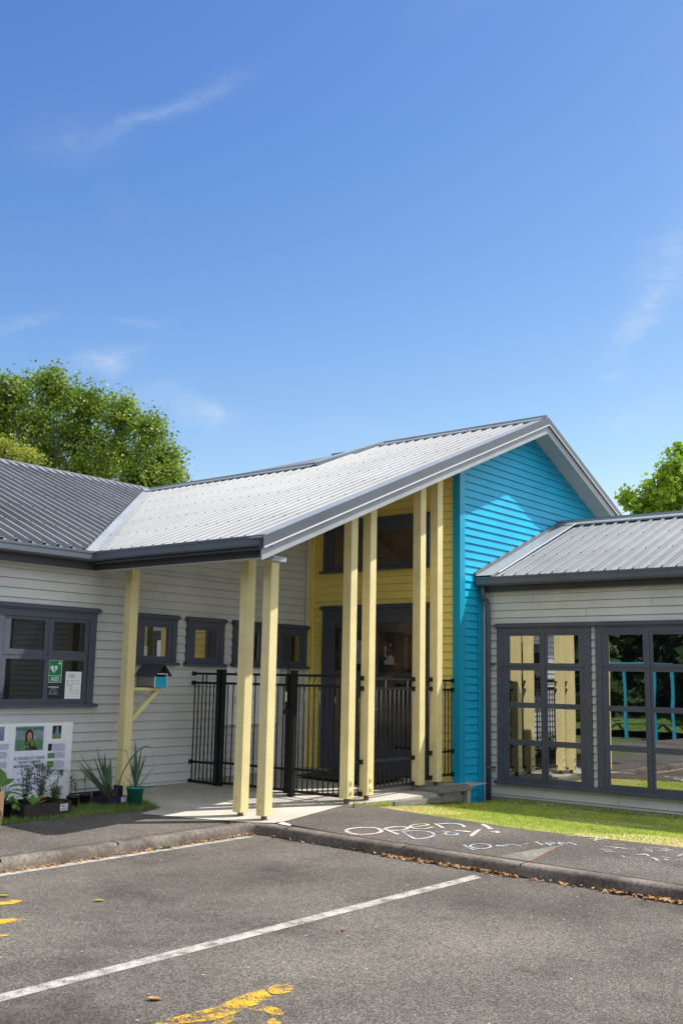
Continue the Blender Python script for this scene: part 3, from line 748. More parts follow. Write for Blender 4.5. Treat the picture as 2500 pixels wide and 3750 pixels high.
# back slopes (never seen from the front, keep the volume closed)
b = MB()
b.poly([(14.05, 7.42, 5.68), (19.2, 7.42, 5.68 - .446 * 5.15), (19.2, 15.2, 5.68 - .446 * 5.15), (14.05, 10.62, 5.68)])
b.poly([(14.05, 10.62, 5.68), (19.2, 15.2, 3.38), (12.62, 15.2, 5.09), (12.62, 10.98, 5.09)])
b.poly([(4.3, 15.2, 5.09), (12.62, 15.2, 5.09), (17, 20, 3.1), (4.3, 20, 3.1)]); b.poly([(12.62, 15.2, 5.09), (19.2, 15.2, 3.38), (19.2, 20, 3.1), (17, 20, 3.1)])
b.build('roof_back', M['roof'], r_main, fix=False)
b = MB(); b.poly([(4.6, 10.3, 3.0), (4.6, 15.2, 5.05), (4.6, 20, 3.05), (4.6, 20, 2.8), (4.6, 10.3, 2.8)]); b.build('gable_end', M['cream'], BLD, fix=False)
# ridge caps
def cap(b, p, q_, w, dz, side):
    p = Vector(p); q_ = Vector(q_); a = Vector(side) * w
    b.poly([p, q_, q_ + a + Vector((0, 0, -dz)), p + a + Vector((0, 0, -dz))])
b = MB()
def ridge(b, p, q_, s1, s2, w, k1, k2, up=.052):
    p = Vector(p) + Vector((0, 0, up)); q_ = Vector(q_) + Vector((0, 0, up)); a = Vector(s1) * w; c = Vector(s2) * w
    t = Vector((0, 0, .02))
    b.poly([p, q_, q_ + a - Vector((0, 0, w * k1)), p + a - Vector((0, 0, w * k1))])
    b.poly([p + a - Vector((0, 0, w * k1)), q_ + a - Vector((0, 0, w * k1)), q_ + a - Vector((0, 0, w * k1 + .022)), p + a - Vector((0, 0, w * k1 + .022))])
    b.poly([q_, p, p + c - Vector((0, 0, w * k2)), q_ + c - Vector((0, 0, w * k2))])
    b.bar(p + Vector((0, 0, .0)), q_ + Vector((0, 0, .0)), .05, .045)
ridge(b, (14.05, 7.42, 5.675), (14.05, 10.62, 5.675), (-1, 0, 0), (1, 0, 0), .17, s, .446, .045)
b.build('ridge_cap', M['flash'], r_main, fix=False)['label'] = 'ridge cap of the upper gable roof'
b = MB(); ridge(b, (12.64, 10.95, 5.09), (12.64, 15.25, 5.09), (-1, 0, 0), (1, 0, 0), .15, s, .3)
b.build('ridge_cap', M['flash'], r_main, fix=False)
b = MB(); ridge(b, (4.3, 15.22, 5.09), (12.64, 15.22, 5.09), (0, -1, 0), (0, 1, 0), .17, s, s)
b.build('ridge_cap', M['flash'], r_left, fix=False)
# dark top rolls of the ridges
b = MB(); b.bar((14.06, 7.42, 5.728), (14.06, 10.62, 5.728), .03, .03); b.bar((12.66, 10.95, 5.155), (12.66, 15.25, 5.155), .03, .035); b.build('ridge_roll', M['gutter'], r_main, fix=False)
# step flashing between the two ridges and little dark box behind
b = MB(); n1 = Vector((-s, 0, 1)).normalized() * .045
A_ = Vector((14.02, 10.62, roofz(14.02) + .02)) + n1; B_ = Vector((12.62, 10.98, roofz(12.62) + .02)) + n1
b.poly([A_, B_, B_ + Vector((.0, .16, .01)), A_ + Vector((0, .16, .01))]); b.poly([A_, B_, B_ - n1 * 1.4, A_ - n1 * 1.4])
b.build('hip_flashing', M['flash'], r_main, fix=False)
b = MB(); b.box(14.2, 11.45, 5.1, 14.7, 11.95, 5.72); b.build('roof_vent', M['gutter'], r_main)

# soffit lining under the main roof and rakes
b = MB()
t = .09
def uz(x): return roofz(x) - t
b.poly([(7.85, 7.45, uz(7.85)), (7.85, 10.7, uz(7.85)), (14.05, 10.7, uz(14.05)), (14.05, 7.45, uz(14.05))])
b.poly([(14.05, 7.45, uz(14.05)), (14.05, 8.1, uz(14.05)), (19.2, 8.1, uz(14.05) - .446 * 5.15), (19.2, 7.45, uz(14.05) - .446 * 5.15)])
b.build('soffit', M['soffit'], r_main, fix=False)
# barge (rake) boards: layered profile following the two slopes
AP = Vector((14.05, 0, 5.69)); LO = Vector((7.70, 0, 5.69 - s * 6.35)); RI = Vector((19.3, 0, 5.69 - .446 * 5.25))
def rake(b, y0, y1, z0, z1, xs=0.0):
    """box following the rake; z offsets measured vertically from the top line"""
    for a, c in ((LO, AP), (AP, RI)):
        b.hexa([(a.x, y0, a.z + z0), (c.x, y0, c.z + z0), (c.x, y1, c.z + z0), (a.x, y1, a.z + z0), (a.x, y0, a.z + z1), (c.x, y0, c.z + z1), (c.x, y1, c.z + z1), (a.x, y1, a.z + z1)])
b = MB(); rake(b, 7.40, 7.60, -.004, .012); bt = b.build('barge_flashing', M['flash'], r_main)
b = MB(); rake(b, 7.385, 7.40, -.105, .012); b.build('barge_cap', M['gutter2'] if 'gutter2' in M else M['flash'], r_main)['label'] = 'folded grey barge cap along the rake'
M['lip'] = mat('bright folded lip', (.62, .64, .66), .3, .03, 2)
b = MB(); rake(b, 7.368, 7.388, -.118, -.105); b.build('barge_lip', M['lip'], r_main)
b = MB(); rake(b, 7.405, 7.425, -.245, -.12); bf = b.build('barge_board', M['fascia'], r_main)
b = MB(); rake(b, 7.41, 7.45, -.135, -.012); b.build('barge_board', M['dark'], r_main)
# return box at the low end of the rake
b = MB(); b.box(7.9, 7.46, 2.83, 8.14, 7.60, 2.885); b.build('eave_return', M['fascia'], r_main)

# gutters
def gutter(name, p, q_, out, ztop, h=.125, d=.12, caps=True, label=None):
    """quad gutter along p->q, outward vector out"""
    p = Vector(p); q_ = Vector(q_); o = Vector(out)
    prof = [(0, -h), (d * .55, -h), (d * .9, -h * .92), (d, -h * .8), (d, -h * .28), (d + .006, -h * .24), (d + .006, -h * .02), (d, 0), (d - .012, 0), (d - .012, -.015), (d - .008, -h * .3), (d - .01, -h * .78), (d * .85, -h * .86), (.01, -h * .93), (.01, -.03), (0, -.03)]
    b = MB()
    b.extr(prof, 0, 1, lambda t, pr: p.lerp(q_, t) + o * pr[0] + Vector((0, 0, ztop + pr[1])))
    if caps:
        for e in (p, q_):
            dr = (q_ - p).normalized() * .003
            b.hexa([e - dr + Vector((0, 0, ztop - h)), e + dr + Vector((0, 0, ztop - h)), e + dr + o * d + Vector((0, 0, ztop - h)), e - dr + o * d + Vector((0, 0, ztop - h)),
                    e - dr + Vector((0, 0, ztop)), e + dr + Vector((0, 0, ztop)), e + dr + o * d + Vector((0, 0, ztop)), e - dr + o * d + Vector((0, 0, ztop))])
    g = b.build(name, M['gutter'], BLD)
    if label: g['label'] = label
    return g
gm = gutter('gutter', (7.84, 7.40, 0), (7.84, 10.40, 0), (-1, 0, 0), 3.085, label='dark eave gutter above the porch posts')
gl_ = gutter('gutter', (4.3, 10.40, 0), (7.84, 10.40, 0), (0, -1, 0), 3.085, caps=False, label='slate eave gutter of the left building')
KK = .984
gw = gutter('gutter', (12.47, 7.68, 0), (12.47, -6.0, 0), (-1, 0, 0), 3.045, label='slate eave gutter of the right wing')
# fascias under gutters
KK = .973
b = MB(); b.box(7.85, 7.44, 2.865, 7.88, 10.42, 3.05); b.box(7.76, 7.44, 2.935, 7.84, 10.42, 2.955); b.build('fascia', M['dark'], BLD)
b = MB(); b.box(4.3, 10.42, 2.865, 7.85, 10.45, 3.05); b.build('fascia', M['dark'], BLD)
b = MB(); b.box(7.86, 7.46, 2.85, 7.93, 10.45, 2.868); b.build('fascia', M['soffit'], BLD)
b = MB(); b.box(4.6, 10.44, 2.86, 7.86, 10.62, 2.90); b.build('soffit', M['cream'], BLD)
KK = .984
b = MB(); b.box(12.49, 7.66, 2.87, 12.52, -6, 3.02); b.build('fascia', M['dark'], BLD)
b = MB(); b.box(12.5, 7.66, 2.845, 12.6, -6, 2.87); b.build('soffit', M['dark'], BLD)

# wing roof
XE, ZE = 12.37, 3.035; XR = 15.05; sw = (4.13 - ZE) / (XR - XE); csw = math.sqrt(1 + sw * sw)
rw = roofsheet('roof', (XE, 0, ZE), (0, -1, 0), (1, 0, sw), -7.42, 6.0, lambda t: 0, lambda t: (XR - XE) * csw if t > -7.0 else (XR - XE) * csw, M['roof'], 'grey ribbed roof of the right wing')
b = MB(); b.poly([(XR, 7.70, 4.13), (XR, -6, 4.13), (17.8, -6, 3.03), (17.8, 7.70, 3.03)]); b.build('roof_back', M['roof'], rw, fix=False)
b = MB(); b.poly([(XE, -6, 2.8), (17.8, -6, 2.8), (17.8, -6, 3.02), (XR, -6, 4.12), (XE, -6, 3.02)]); b.build('gable_end', M['cream'], rw, fix=False)
b = MB(); ridge(b, (XR, 7.70, 4.13), (XR, -6, 4.13), (-1, 0, 0), (1, 0, 0), .17, sw, sw, .05); b.build('ridge_cap', M['flash'], rw, fix=False)
b = MB(); b.bar((XR + .01, 7.70, 4.195), (XR + .01, -6, 4.195), .03, .04); b.build('ridge_roll', M['gutter'], rw, fix=False)
# flat apron flashing against the turquoise wall with its dark upstand
n2 = Vector((-sw, 0, 1)).normalized()
P0 = Vector((XE, 7.69, ZE)) + n2 * .034; P1 = Vector((XR, 7.69, 4.13)) + n2 * .034
b = MB(); b.poly([P0, P1, P1 + Vector((0, -.27, 0)), P0 + Vector((0, -.27, 0))]); b.poly([P0 + Vector((0, -.27, 0)), P1 + Vector((0, -.27, 0)), P1 + Vector((0, -.27, 0)) - n2 * .03, P0 + Vector((0, -.27, 0)) - n2 * .03])
b.build('apron_flashing', M['flash'], rw, fix=False)
b = MB()
P0b = P0 + Vector((0, -.002, 0)); P1b = P1 + Vector((0, -.002, 0)); uu = Vector((0, 0, .055))
b.hexa([P0b + Vector((0, -.012, 0)), P1b + Vector((0, -.012, 0)), P1b + Vector((0, .02, 0)), P0b + Vector((0, .02, 0)), P0b + uu + Vector((0, -.012, 0)), P1b + uu + Vector((0, -.012, 0)), P1b + uu + Vector((0, .02, 0)), P0b + uu + Vector((0, .02, 0))])
b.build('wall_upstand', M['gutter'], rw)
b = MB(); 
b.bar(P0 + Vector((.15, -.30, .05)), P1 + Vector((-.1, -.30, -.03)), .03, .008); b.build('apron_edge', M['lip'], rw)
M['gut_in'] = mat('debris', (.25, .16, .09), .9, .2, 20)

# downpipe
b = MB(); y = 7.575
b.tube([(12.42, 7.60, 2.93), (12.42, 7.60, 2.80), (12.43, 7.60, 2.765), (12.46, 7.59, 2.74), (12.50, 7.585, 2.725), (12.515, 7.58, 2.69), (12.515, 7.575, 2.6), (12.515, 7.575, -.02)], .036, 12)
dp = b.build('downpipe', M['frame'], BLD)
for z in (1.83, .42):
    b = MB(); b.tube([(12.515, 7.575, z - .012), (12.515, 7.575, z + .012)], .040, 12); b.box(12.515, 7.50, z - .01, 12.59, 7.54, z + .01); b.build('pipe_clip', M['frame'], dp)

# ---- porch posts
KK = 1.0
def post(cx, cy, zb, zt, w=.12, foot=True, washers='y', label=None, brk=None):
    b = MB(); h = w / 2
    b.box(cx - h, cy - h, zb + .058, cx + h, cy + h, zt)
    p = b.build('porch_post', M['post'], BLD, bevel=.005)
    if label: p['label'] = label
    b = MB(); b.box(cx - .022, cy - .022, zb - .02, cx + .022, cy + .022, zb + .06); b.build('post_foot', M['rustfoot'], p)
    for dz in (.11, .22):
        b = MB()
        if washers == 'y': b.box(cx - .028, cy - h - .006, zb + dz, cx + .028, cy - h, zb + dz + .05); b.box(cx - .008, cy - h - .02, zb + dz + .018, cx + .008, cy - h - .006, zb + dz + .034)
        else: b.box(cx - h - .006, cy - .025, zb + dz, cx - h, cy + .025, zb + dz + .05); b.box(cx - h - .014, cy - .008, zb + dz + .018, cx - h - .006, cy + .008, zb + dz + .034)
        b.build('bolt_plate', M['post'], p)
    return p
M['rustfoot'] = mat('rusty steel foot', (.20, .12, .08), .8, .2, 12)
rz = lambda x: roofz(x) - .13
post(8.075, 7.617, .098, 2.90, washers='x', label='front corner porch post under the gutter end')
post(8.09, 7.98, .10, 2.90, washers='x', label='second of the pair of corner porch posts')
post(8.02, 9.89, .12, 2.93, washers='x', label='porch post carrying the bird house shelf')
for i, (x, lb) in enumerate(((9.462, 'porch post left of the entrance doors, nearest the kerb'), (9.832, 'porch post joined to its twin left of the entrance doors'), (10.895, 'porch post right of the entrance doors'), (11.29, 'porch post closest to the turquoise wall'))):
    post(x, 7.627, zg(x, 7.5) + (.01 if i < 2 else .02), rz(x) + .10, label=lb, w=.122)

# ------------------------------------------------------------------ fence and gate
FX = 9.47
def fpanel(name, a, c, label, cat, nb, ext, group='black metal fence panels', z=(.20, .45, 1.49, 1.62), zfoot=None, brackets='both'):
    """a,c ends (x,y); nb balusters; ext indices reaching the top rail"""
    a = Vector((*a, 0)); c = Vector((*c, 0)); d = (c - a)
    e = empty(name, (a + c) / 2 + Vector((0, 0, z[0])), label, cat, group)
    for zz in z:
        b = MB(); b.bar(a + Vector((0, 0, zz)), c + Vector((0, 0, zz)), .022, .03); b.build('rail', M['black'], e)
    for i in range(nb):
        p = a + d * ((i + .6) / (nb + .2)); top = z[3] if i in ext else z[2]
        b = MB(); b.tube([p + Vector((0, 0, z[0])), p + Vector((0, 0, top))], .0085, 6); b.build('baluster', M['black'], e)
    dn = d.normalized()
    for zz in z:
        for en, sg in ((a, 1), (c, -1)):
            if brackets == 'both' or (brackets == 'a' and sg == 1) or (brackets == 'c' and sg == -1):
                p = en + dn * sg * .018 + Vector((0, 0, zz)); b = MB(); b.bar(p - dn * .02, p + dn * .02, .045, .055); b.build('bracket', M['black'], e, bevel=.004)
    return e
fpanel('iron_fence', (FX, 10.31), (FX, 9.86), 'narrow black metal fence panel bracketed to the cream wall', 'fence', 6, (2, 3), z=(.22, .47, 1.50, 1.62), brackets='a')
def fpost(x, y, w, zt, label, name='fence_post'):
    zb = zg(x, y); b = MB(); b.box(x - w / 2, y - w / 2, zb - .05, x + w / 2, y + w / 2, zt)
    b.box(x - w / 2 - .003, y - w / 2 - .003, zt, x + w / 2 + .003, y + w / 2 + .003, zt + .018)
    return tag(b.build(name, M['black'], bevel=.003), label, 'post', 'black fence posts')
fpost(FX, 9.80, .065, 1.66, 'black square post at the hinge side of the gate, under the whiteboard')
# gate: own stiles
g = fpanel('gate', (FX, 9.70), (FX, 8.60), 'black metal gate leaf between its hinge post and the latch post', 'gate', 11, (2, 5, 8), group=None, z=(.24, .49, 1.50, 1.62), brackets='none')
for y in (9.72, 8.585):
    b = MB(); b.box(FX - .022, y - .022, .20, FX + .022, y + .022, 1.68 if y > 9 else 1.64); b.build('stile', M['black'], g, bevel=.003)
for z in (.55, 1.45):
    b = MB(); b.tube([(FX, 9.755, z - .05), (FX, 9.755, z + .05)], .014, 8); b.build('hinge', M['black'], g)
fpost(FX - .02, 8.475, .07, 1.66, 'black square latch post with the tall gate latch on its left side')
e = empty('gate_latch', (FX - .05, 8.53, 1.3), 'tall black magnetic gate latch with a pull knob on top', 'latch')
b = MB(); b.box(FX - .075, 8.53, 1.22, FX - .03, 8.57, 1.62); b.build('latch_body', M['black'], e, bevel=.006)
b = MB(); b.tube([(FX - .05, 8.55, 1.62), (FX - .05, 8.55, 1.74)], .008, 8); b.lathe((FX - .05, 8.55, 1.735), [(0, 0), (.016, .003), (.018, .015), (.012, .03), (0, .032)], 12); b.build('pull_knob', M['black'], e)
b = MB(); b.tube([(FX - .09, 8.55, 1.18), (FX - .03, 8.55, 1.18)], .035, 14); b.build('lock_housing', M['black'], e)
b = MB(); b.box(FX - .078, 8.538, 1.30, FX - .0755, 8.560, 1.42); b.build('sticker', M['white'], e)
fpanel('iron_fence', (FX - .02, 8.43), (9.46, 7.70), 'black metal fence panel from the latch post to the first entrance post', 'fence', 9, (2, 3), z=(.24, .50, 1.50, 1.62), brackets='none')
fpanel('iron_fence', (9.525, 7.655), (9.77, 7.655), 'very short black fence panel between the two left entrance posts', 'fence', 2, (0,), z=(.25, .62, 1.48, 1.60), brackets='c')
fpanel('iron_fence', (9.895, 7.655), (10.832, 7.655), 'black metal fence panel in front of the entrance doors', 'fence', 10, (3, 8, 9), z=(.30, .62, 1.48, 1.60), brackets='c')
fpanel('iron_fence', (10.958, 7.655), (11.227, 7.655), 'very short black fence panel between the two right entrance posts', 'fence', 2, (1,), z=(.35, .66, 1.48, 1.60), brackets='c')
fpanel('iron_fence', (11.353, 7.66), (11.775, 7.67), 'narrow black metal fence panel bracketed beside the turquoise corner', 'fence', 5, (1, 2), z=(.36, .66, 1.47, 1.59), brackets='c')

# door mat
M['mat'] = mat('dark door mat', (.035, .03, .032), .95, .2, 30)
b = MB(); zz = zg(11.3, 9)
KK = .984
b.hexa([(10.9, 8.4, zg(10.9, 9) + .008), (11.75, 8.4, zg(11.75, 9) + .008), (11.75, 9.7, zg(11.75, 9) + .014), (10.9, 9.7, zg(10.9, 9) + .014),
        (10.9, 8.4, zg(10.9, 9) + .022), (11.75, 8.4, zg(11.75, 9) + .022), (11.75, 9.7, zg(11.75, 9) + .028), (10.9, 9.7, zg(10.9, 9) + .028)])
tag(b.build('door_mat', M['mat']), 'dark rectangular door mat in front of the entrance doors', 'mat')

KK = 1.0
# ------------------------------------------------------------------ text helper
def text(name, s_, size, origin, ux, m, parent=None, align='LEFT', bold=0, uy=(0, 0, 1), sx=1, label=None):
    c = bpy.data.curves.new(name, 'FONT'); c.body = s_; c.size = size; c.align_x = align; c.offset = bold; c.extrude = .0006; c.space_line = .95
    o = bpy.data.objects.new(name + '_src', c); COL.objects.link(o)
    dg = bpy.context.evaluated_depsgraph_get(); me = bpy.data.meshes.new_from_object(o.evaluated_get(dg)); bpy.data.objects.remove(o)
    ux = Vector(ux); uy = Vector(uy); n = ux.cross(uy); O = Vector(origin)
    me.transform(Matrix(((ux.x * sx, uy.x, n.x, O.x), (ux.y * sx, uy.y, n.y, O.y), (ux.z * sx, uy.z, n.z, O.z), (0, 0, 0, 1))))
    if KK != 1.0: me.transform(Matrix(((KK, 0, 0, 0), (0, KK, 0, 0), (0, 0, KK, 1.6 - 1.6 * KK), (0, 0, 0, 1))))
    me.name = name; me.materials.clear(); me.materials.append(m)
    ob = bpy.data.objects.new(name, me); COL.objects.link(ob)
    if parent: ob.parent = parent; ob.location = -WL(parent)
    return ob
def simple(name, col, rough=.6): return mat(name, col, rough, .04, 6)
M['signgreen'] = simple('safety green', (.0, .22, .075), .35)
M['signwhite'] = simple('sign white', (.75, .77, .76), .4)
M['signblack'] = simple('sign black', (.02, .02, .025), .4)
M['signblue'] = simple('sign blue', (.05, .32, .60), .4)
M['signred'] = simple('sign red', (.60, .08, .04), .4)
GY = YW - .026   # glass plane of the left windows
def rect(b, x0, x1, z0, z1, y): b.poly([(x0, y, z0), (x1, y, z0), (x1, y, z1), (x0, y, z1)])
def card(name, x0, x1, z0, z1, y, m, label, cat, th=.0025):
    b = MB(); b.box(x0, y - th, z0, x1, y, z1); return tag(b.build(name, M[m] if isinstance(m, str) else m), label, cat)
KK = .984
# AED sign
aed = card('first_aid_sign', 7.302, 7.485, 1.478, 1.745, GY - .001, 'signwhite', 'green AED defibrillator sign with white heart in the large window', 'sign')
yy = GY - .0045
b = MB(); rect(b, 7.307, 7.477, 1.563, 1.740, yy); rect(b, 7.307, 7.477, 1.484, 1.556, yy); b.build('green_panel', M['signgreen'], aed, fix=False)
b = MB(); hp = []
for i in range(40):
    t_ = 2 * math.pi * i / 40; hx_ = 16 * math.sin(t_) ** 3; hz_ = 13 * math.cos(t_) - 5 * math.cos(2 * t_) - 2 * math.cos(3 * t_) - math.cos(4 * t_)
    hp.append((7.372 + hx_ * .0031, yy - .001, 1.642 + hz_ * .0033))
b.poly(hp); rect(b, 7.428, 7.466, 1.703, 1.715, yy - .001); rect(b, 7.441, 7.453, 1.690, 1.728, yy - .0012)
b.build('heart_symbol', M['signwhite'], aed, fix=False)
b = MB(); b.poly([(7.380, yy - .002, 1.680), (7.388, yy - .002, 1.678), (7.372, yy - .002, 1.645), (7.392, yy - .002, 1.648), (7.377, yy - .002, 1.602), (7.370, yy - .002, 1.600), (7.378, yy - .002, 1.632), (7.360, yy - .002, 1.632)])
b.build('lightning_bolt', M['signgreen'], aed, fix=False)
text('aed_letters', 'AED', .062, (7.392, yy - .001, 1.499), (1, 0, 0), M['signwhite'], aed, 'CENTER', .0012)
wn = card('security_sticker', 7.308, 7.455, 1.330, 1.448, GY - .001, 'signblack', 'black WARNING 24/7 security sticker below the green sign', 'sticker')
text('warning_letters', 'WARNING', .030, (7.381, yy - .001, 1.415), (1, 0, 0), M['signwhite'], wn, 'CENTER', .0004)
text('small_letters', 'PROTECTED BY', .011, (7.381, yy - .001, 1.398), (1, 0, 0), M['signwhite'], wn, 'CENTER')
text('hours_letters', '24/7', .038, (7.405, yy - .001, 1.361), (1, 0, 0), M['signblue'], wn, 'CENTER', .0006)
text('small_letters', 'SECURITY SOLUTIONS', .012, (7.381, yy - .001, 1.343), (1, 0, 0), M['signwhite'], wn, 'CENTER')
b = MB(); rect(b, 7.324, 7.352, 1.368, 1.382, yy - .001); rect(b, 7.331, 7.345, 1.361, 1.389, yy - .0013); b.build('badge', M['signblue'], wn, fix=False)
fp = card('floor_plan', 7.545, 7.775, 1.287, 1.612, GY - .001, 'white', 'white evacuation floor plan sheet in the lower right pane', 'notice')
b = MB()
def outline(b, pts, y, w=.0025):
    for (x, z), (x2, z2) in zip(pts, pts[1:] + pts[:1]):
        b.bar((x, y, z), (x2, y, z2), w, .001, up=(0, 1, 0))
outline(b, [(7.58, 1.455), (7.58, 1.505), (7.74, 1.505), (7.74, 1.465), (7.645, 1.465), (7.645, 1.455)], yy)
outline(b, [(7.575, 1.44), (7.575, 1.505), (7.645, 1.505), (7.645, 1.44)], yy); outline(b, [(7.61, 1.39), (7.61, 1.44), (7.645, 1.44), (7.645, 1.39)], yy); outline(b, [(7.63, 1.355), (7.63, 1.39), (7.735, 1.39), (7.735, 1.355)], yy)
for z in (1.58, 1.565, 1.55, 1.535):
    rect(b, 7.58, 7.60, z, z + .004, yy); rect(b, 7.61, 7.68, z, z + .004, yy)
b.build('plan_lines', M['signblack'], fp, fix=False)
def nosmoke(x0, x1, z0, z1, plane, label):
    """plane: function (u,v,n)->point"""
    b = MB(); b.hexa([plane(x0, z0, .003), plane(x1, z0, .003), plane(x1, z0, 0), plane(x0, z0, 0), plane(x0, z1, .003), plane(x1, z1, .003), plane(x1, z1, 0), plane(x0, z1, 0)])
    o = tag(b.build('window_sticker', M['signwhite']), label, 'sticker')
    cu = (x0 + x1) / 2; cv = z1 - (x1 - x0) * .55; r = (x1 - x0) * .36; b = MB()
    for i in range(20):
        a1, a2 = 2 * math.pi * i / 20, 2 * math.pi * (i + 1) / 20
        b.poly([plane(cu + r * math.cos(a1), cv + r * math.sin(a1), .004), plane(cu + r * math.cos(a2), cv + r * math.sin(a2), .004), plane(cu + r * .8 * math.cos(a2), cv + r * .8 * math.sin(a2), .004), plane(cu + r * .8 * math.cos(a1), cv + r * .8 * math.sin(a1), .004)])
    k = .09 * r
    b.poly([plane(cu - r * .6 - k, cv + r * .6, .004), plane(cu - r * .6 + k, cv + r * .6 + k, .004), plane(cu + r * .6 + k, cv - r * .6, .004), plane(cu + r * .6 - k, cv - r * .6 - k, .004)])
    b.build('ban_ring', M['signred'], o, fix=False)
    b = MB()
    for i in range(3): 
        v = z0 + (z1 - z0) * (.12 + .13 * i); b.poly([plane(x0 + .008, v, .004), plane(x1 - .01, v, .004), plane(x1 - .01, v + .005, .004), plane(x0 + .008, v + .005, .004)])
    b.build('print_lines', M['ink'], o, fix=False)
nosmoke(8.735, 8.785, 1.84, 1.955, lambda u, v, n: PW.P(u, v, .027 + n), 'small white no smoking sticker in the first small porch window')
nosmoke(-5.79, -5.735, .855, .975, lambda u, v, n: PG.P(u, v, .027 + n), 'small white no smoking sticker in the right wing window')
nosmoke(-9.66, -9.55, 1.40, 1.52, lambda u, v, n: PY.P(u, v, .027 + n), 'small pale notice on the left entrance door glass')

# whiteboard on the wall behind the gate
wb = card('whiteboard', 10.23, 11.33, .92, 1.72, YW - .022, 'white', 'large whiteboard with coloured marker notes hanging behind the gate', 'whiteboard', .02)
b = MB(); yb = YW - .043
for x0, x1, z0_, z1_ in ((10.22, 11.34, 1.72, 1.735), (10.22, 11.34, .905, .92), (10.215, 10.23, .905, 1.735), (11.33, 11.345, .905, 1.735)): b.box(x0, yb - .004, z0_, x1, yb + .02, z1_)
b.build('board_frame', M['soffit'], wb)
text('marker_letters', 'Donate...', .085, (10.40, yb, 1.60), (1, 0, 0), M['signblack'], wb)
text('marker_letters', 'MAY 205', .055, (11.10, yb, 1.62), (1, 0, 0), M['signblack'], wb)
text('marker_letters', 'Daily', .09, (10.37, yb, 1.20), (1, 0, 0), M['signred'], wb)
M['mgreen'] = simple('marker green', (.05, .45, .3)); M['mblue'] = simple('marker teal', (.08, .45, .5))
for i in range(5):
    x, z = random.uniform(10.3, 11.1), random.uniform(1.05, 1.5)
    b = MB(); st = [(x + .02 * k, yb - .0005, z + .025 * math.sin(k * 2.1)) for k in range(5)]
    for p, q_ in zip(st, st[1:]): b.bar(p, q_, .006, .001, up=(0, 1, 0))
    b.build('marker_scribble', [M['mgreen'], M['signred'], M['mblue']][i % 3], wb)

# ------------------------------------------------------------------ poster board
yb = 10.28
pb = card('poster_board', 6.20, 7.545, .12, 1.02, yb, 'white', 'tall white poster board with photos and text leaning on the left wall', 'poster board', .012)
yb -= .013
def sheet(x0, x1, z0, z1, name='text_sheet', m='paper', off=0):
    b = MB(); rect(b, x0, x1, z0, z1, yb - off); return b.build(name, M[m], pb, fix=False)
sh = sheet(6.755, 7.19, .27, 1.0)
M['p_bg'] = mat('photo garden background', (.30, .36, .48), .5, .2, 9, col2=(.12, .20, .14)); M['p_gr'] = mat('photo lawn', (.10, .26, .15), .5, .2, 15)
M['p_dark'] = simple('photo dark hood', (.022, .012, .018), .5); M['p_skin'] = simple('photo skin', (.48, .22, .18), .5); M['p_leaf'] = mat('photo leaves', (.22, .36, .06), .5, .3, 40, col2=(.06, .14, .03)); M['p_blue'] = simple('photo blue', (.12, .20, .42), .5)
M['p_ink'] = simple('photo title green', (.01, .17, .06)); M['p_lip'] = simple('photo lips', (.30, .08, .08))
def disc(b, cx, cz, rx, rz_, y, n=18): b.poly([(cx + rx * math.cos(2 * math.pi * i / n), y, cz + rz_ * math.sin(2 * math.pi * i / n)) for i in range(n)])
ph = sheet(6.775, 7.145, .715, .985, 'photo_print', 'p_bg', .001)
b = MB(); rect(b, 6.775, 7.145, .715, .835, yb - .0015); b.build('photo_lawn', M['p_gr'], ph, fix=False)
b = MB(); disc(b, 6.955, .885, .052, .072, yb - .002); b.poly([(6.905, yb - .002, .90), (7.005, yb - .002, .90), (7.01, yb - .002, .81), (7.05, yb - .002, .78), (7.075, yb - .002, .718), (6.92, yb - .002, .718), (6.90, yb - .002, .80)]); b.build('photo_hood', M['p_dark'], ph, fix=False)
b = MB(); disc(b, 6.957, .872, .034, .048, yb - .0025); b.build('photo_face', M['p_skin'], ph, fix=False)
b = MB()
for ex in (6.943, 6.971): rect(b, ex - .006, ex + .006, .884, .888, yb - .003)
b.poly([(6.942, yb - .003, .850), (6.957, yb - .003, .845), (6.973, yb - .003, .850), (6.957, yb - .003, .838)])
b.poly([(6.954, yb - .003, .862), (6.961, yb - .003, .862), (6.958, yb - .003, .872)])
b.build('photo_features', M['p_lip'], ph, fix=False)
b = MB()
for i in range(34):
    x = 6.84 + .24 * random.random(); z = .73 + .09 * random.random() + (.02 if x > 6.9 else 0); disc(b, x, z, random.uniform(.008, .02), random.uniform(.006, .014), yb - .0032 - i * .00002, 7)
for p, q_ in (((7.0, .80), (7.06, .845)), ((7.06, .845), (7.095, .84)), ((7.095, .84), (7.10, .77)), ((6.95, .72), (6.94, .84))): b.bar((p[0], yb - .0034, p[1]), (q_[0], yb - .0034, q_[1]), .007, .0005, up=(0, 1, 0))
b.build('photo_leaves', M['p_leaf'], ph, fix=False)
text('title_letters', "FRANCIS' NZ NATIVES", .050, (6.955, yb - .004, .938), (1, 0, 0), M['p_ink'], sh, 'CENTER', .0008, sx=.72)
M['p_teal'] = simple('poster lettering', (.03, .16, .15))
text('poster_letters', 'ALL PROCEEDS GO TOWARD\nTHE NEW PLYMOUTH\nMONTESSORI PLAYGROUND\nPROJECT', .046, (6.975, yb - .002, .615), (1, 0, 0), M['p_teal'], sh, 'CENTER', .0004, sx=.66)
ph2 = sheet(7.262, 7.385, .835, .985, 'photo_print', 'p_bg', .001)
b = MB(); rect(b, 7.262, 7.385, .835, .893, yb - .0015); b.build('photo_lawn', M['p_leaf'], ph2, fix=False)
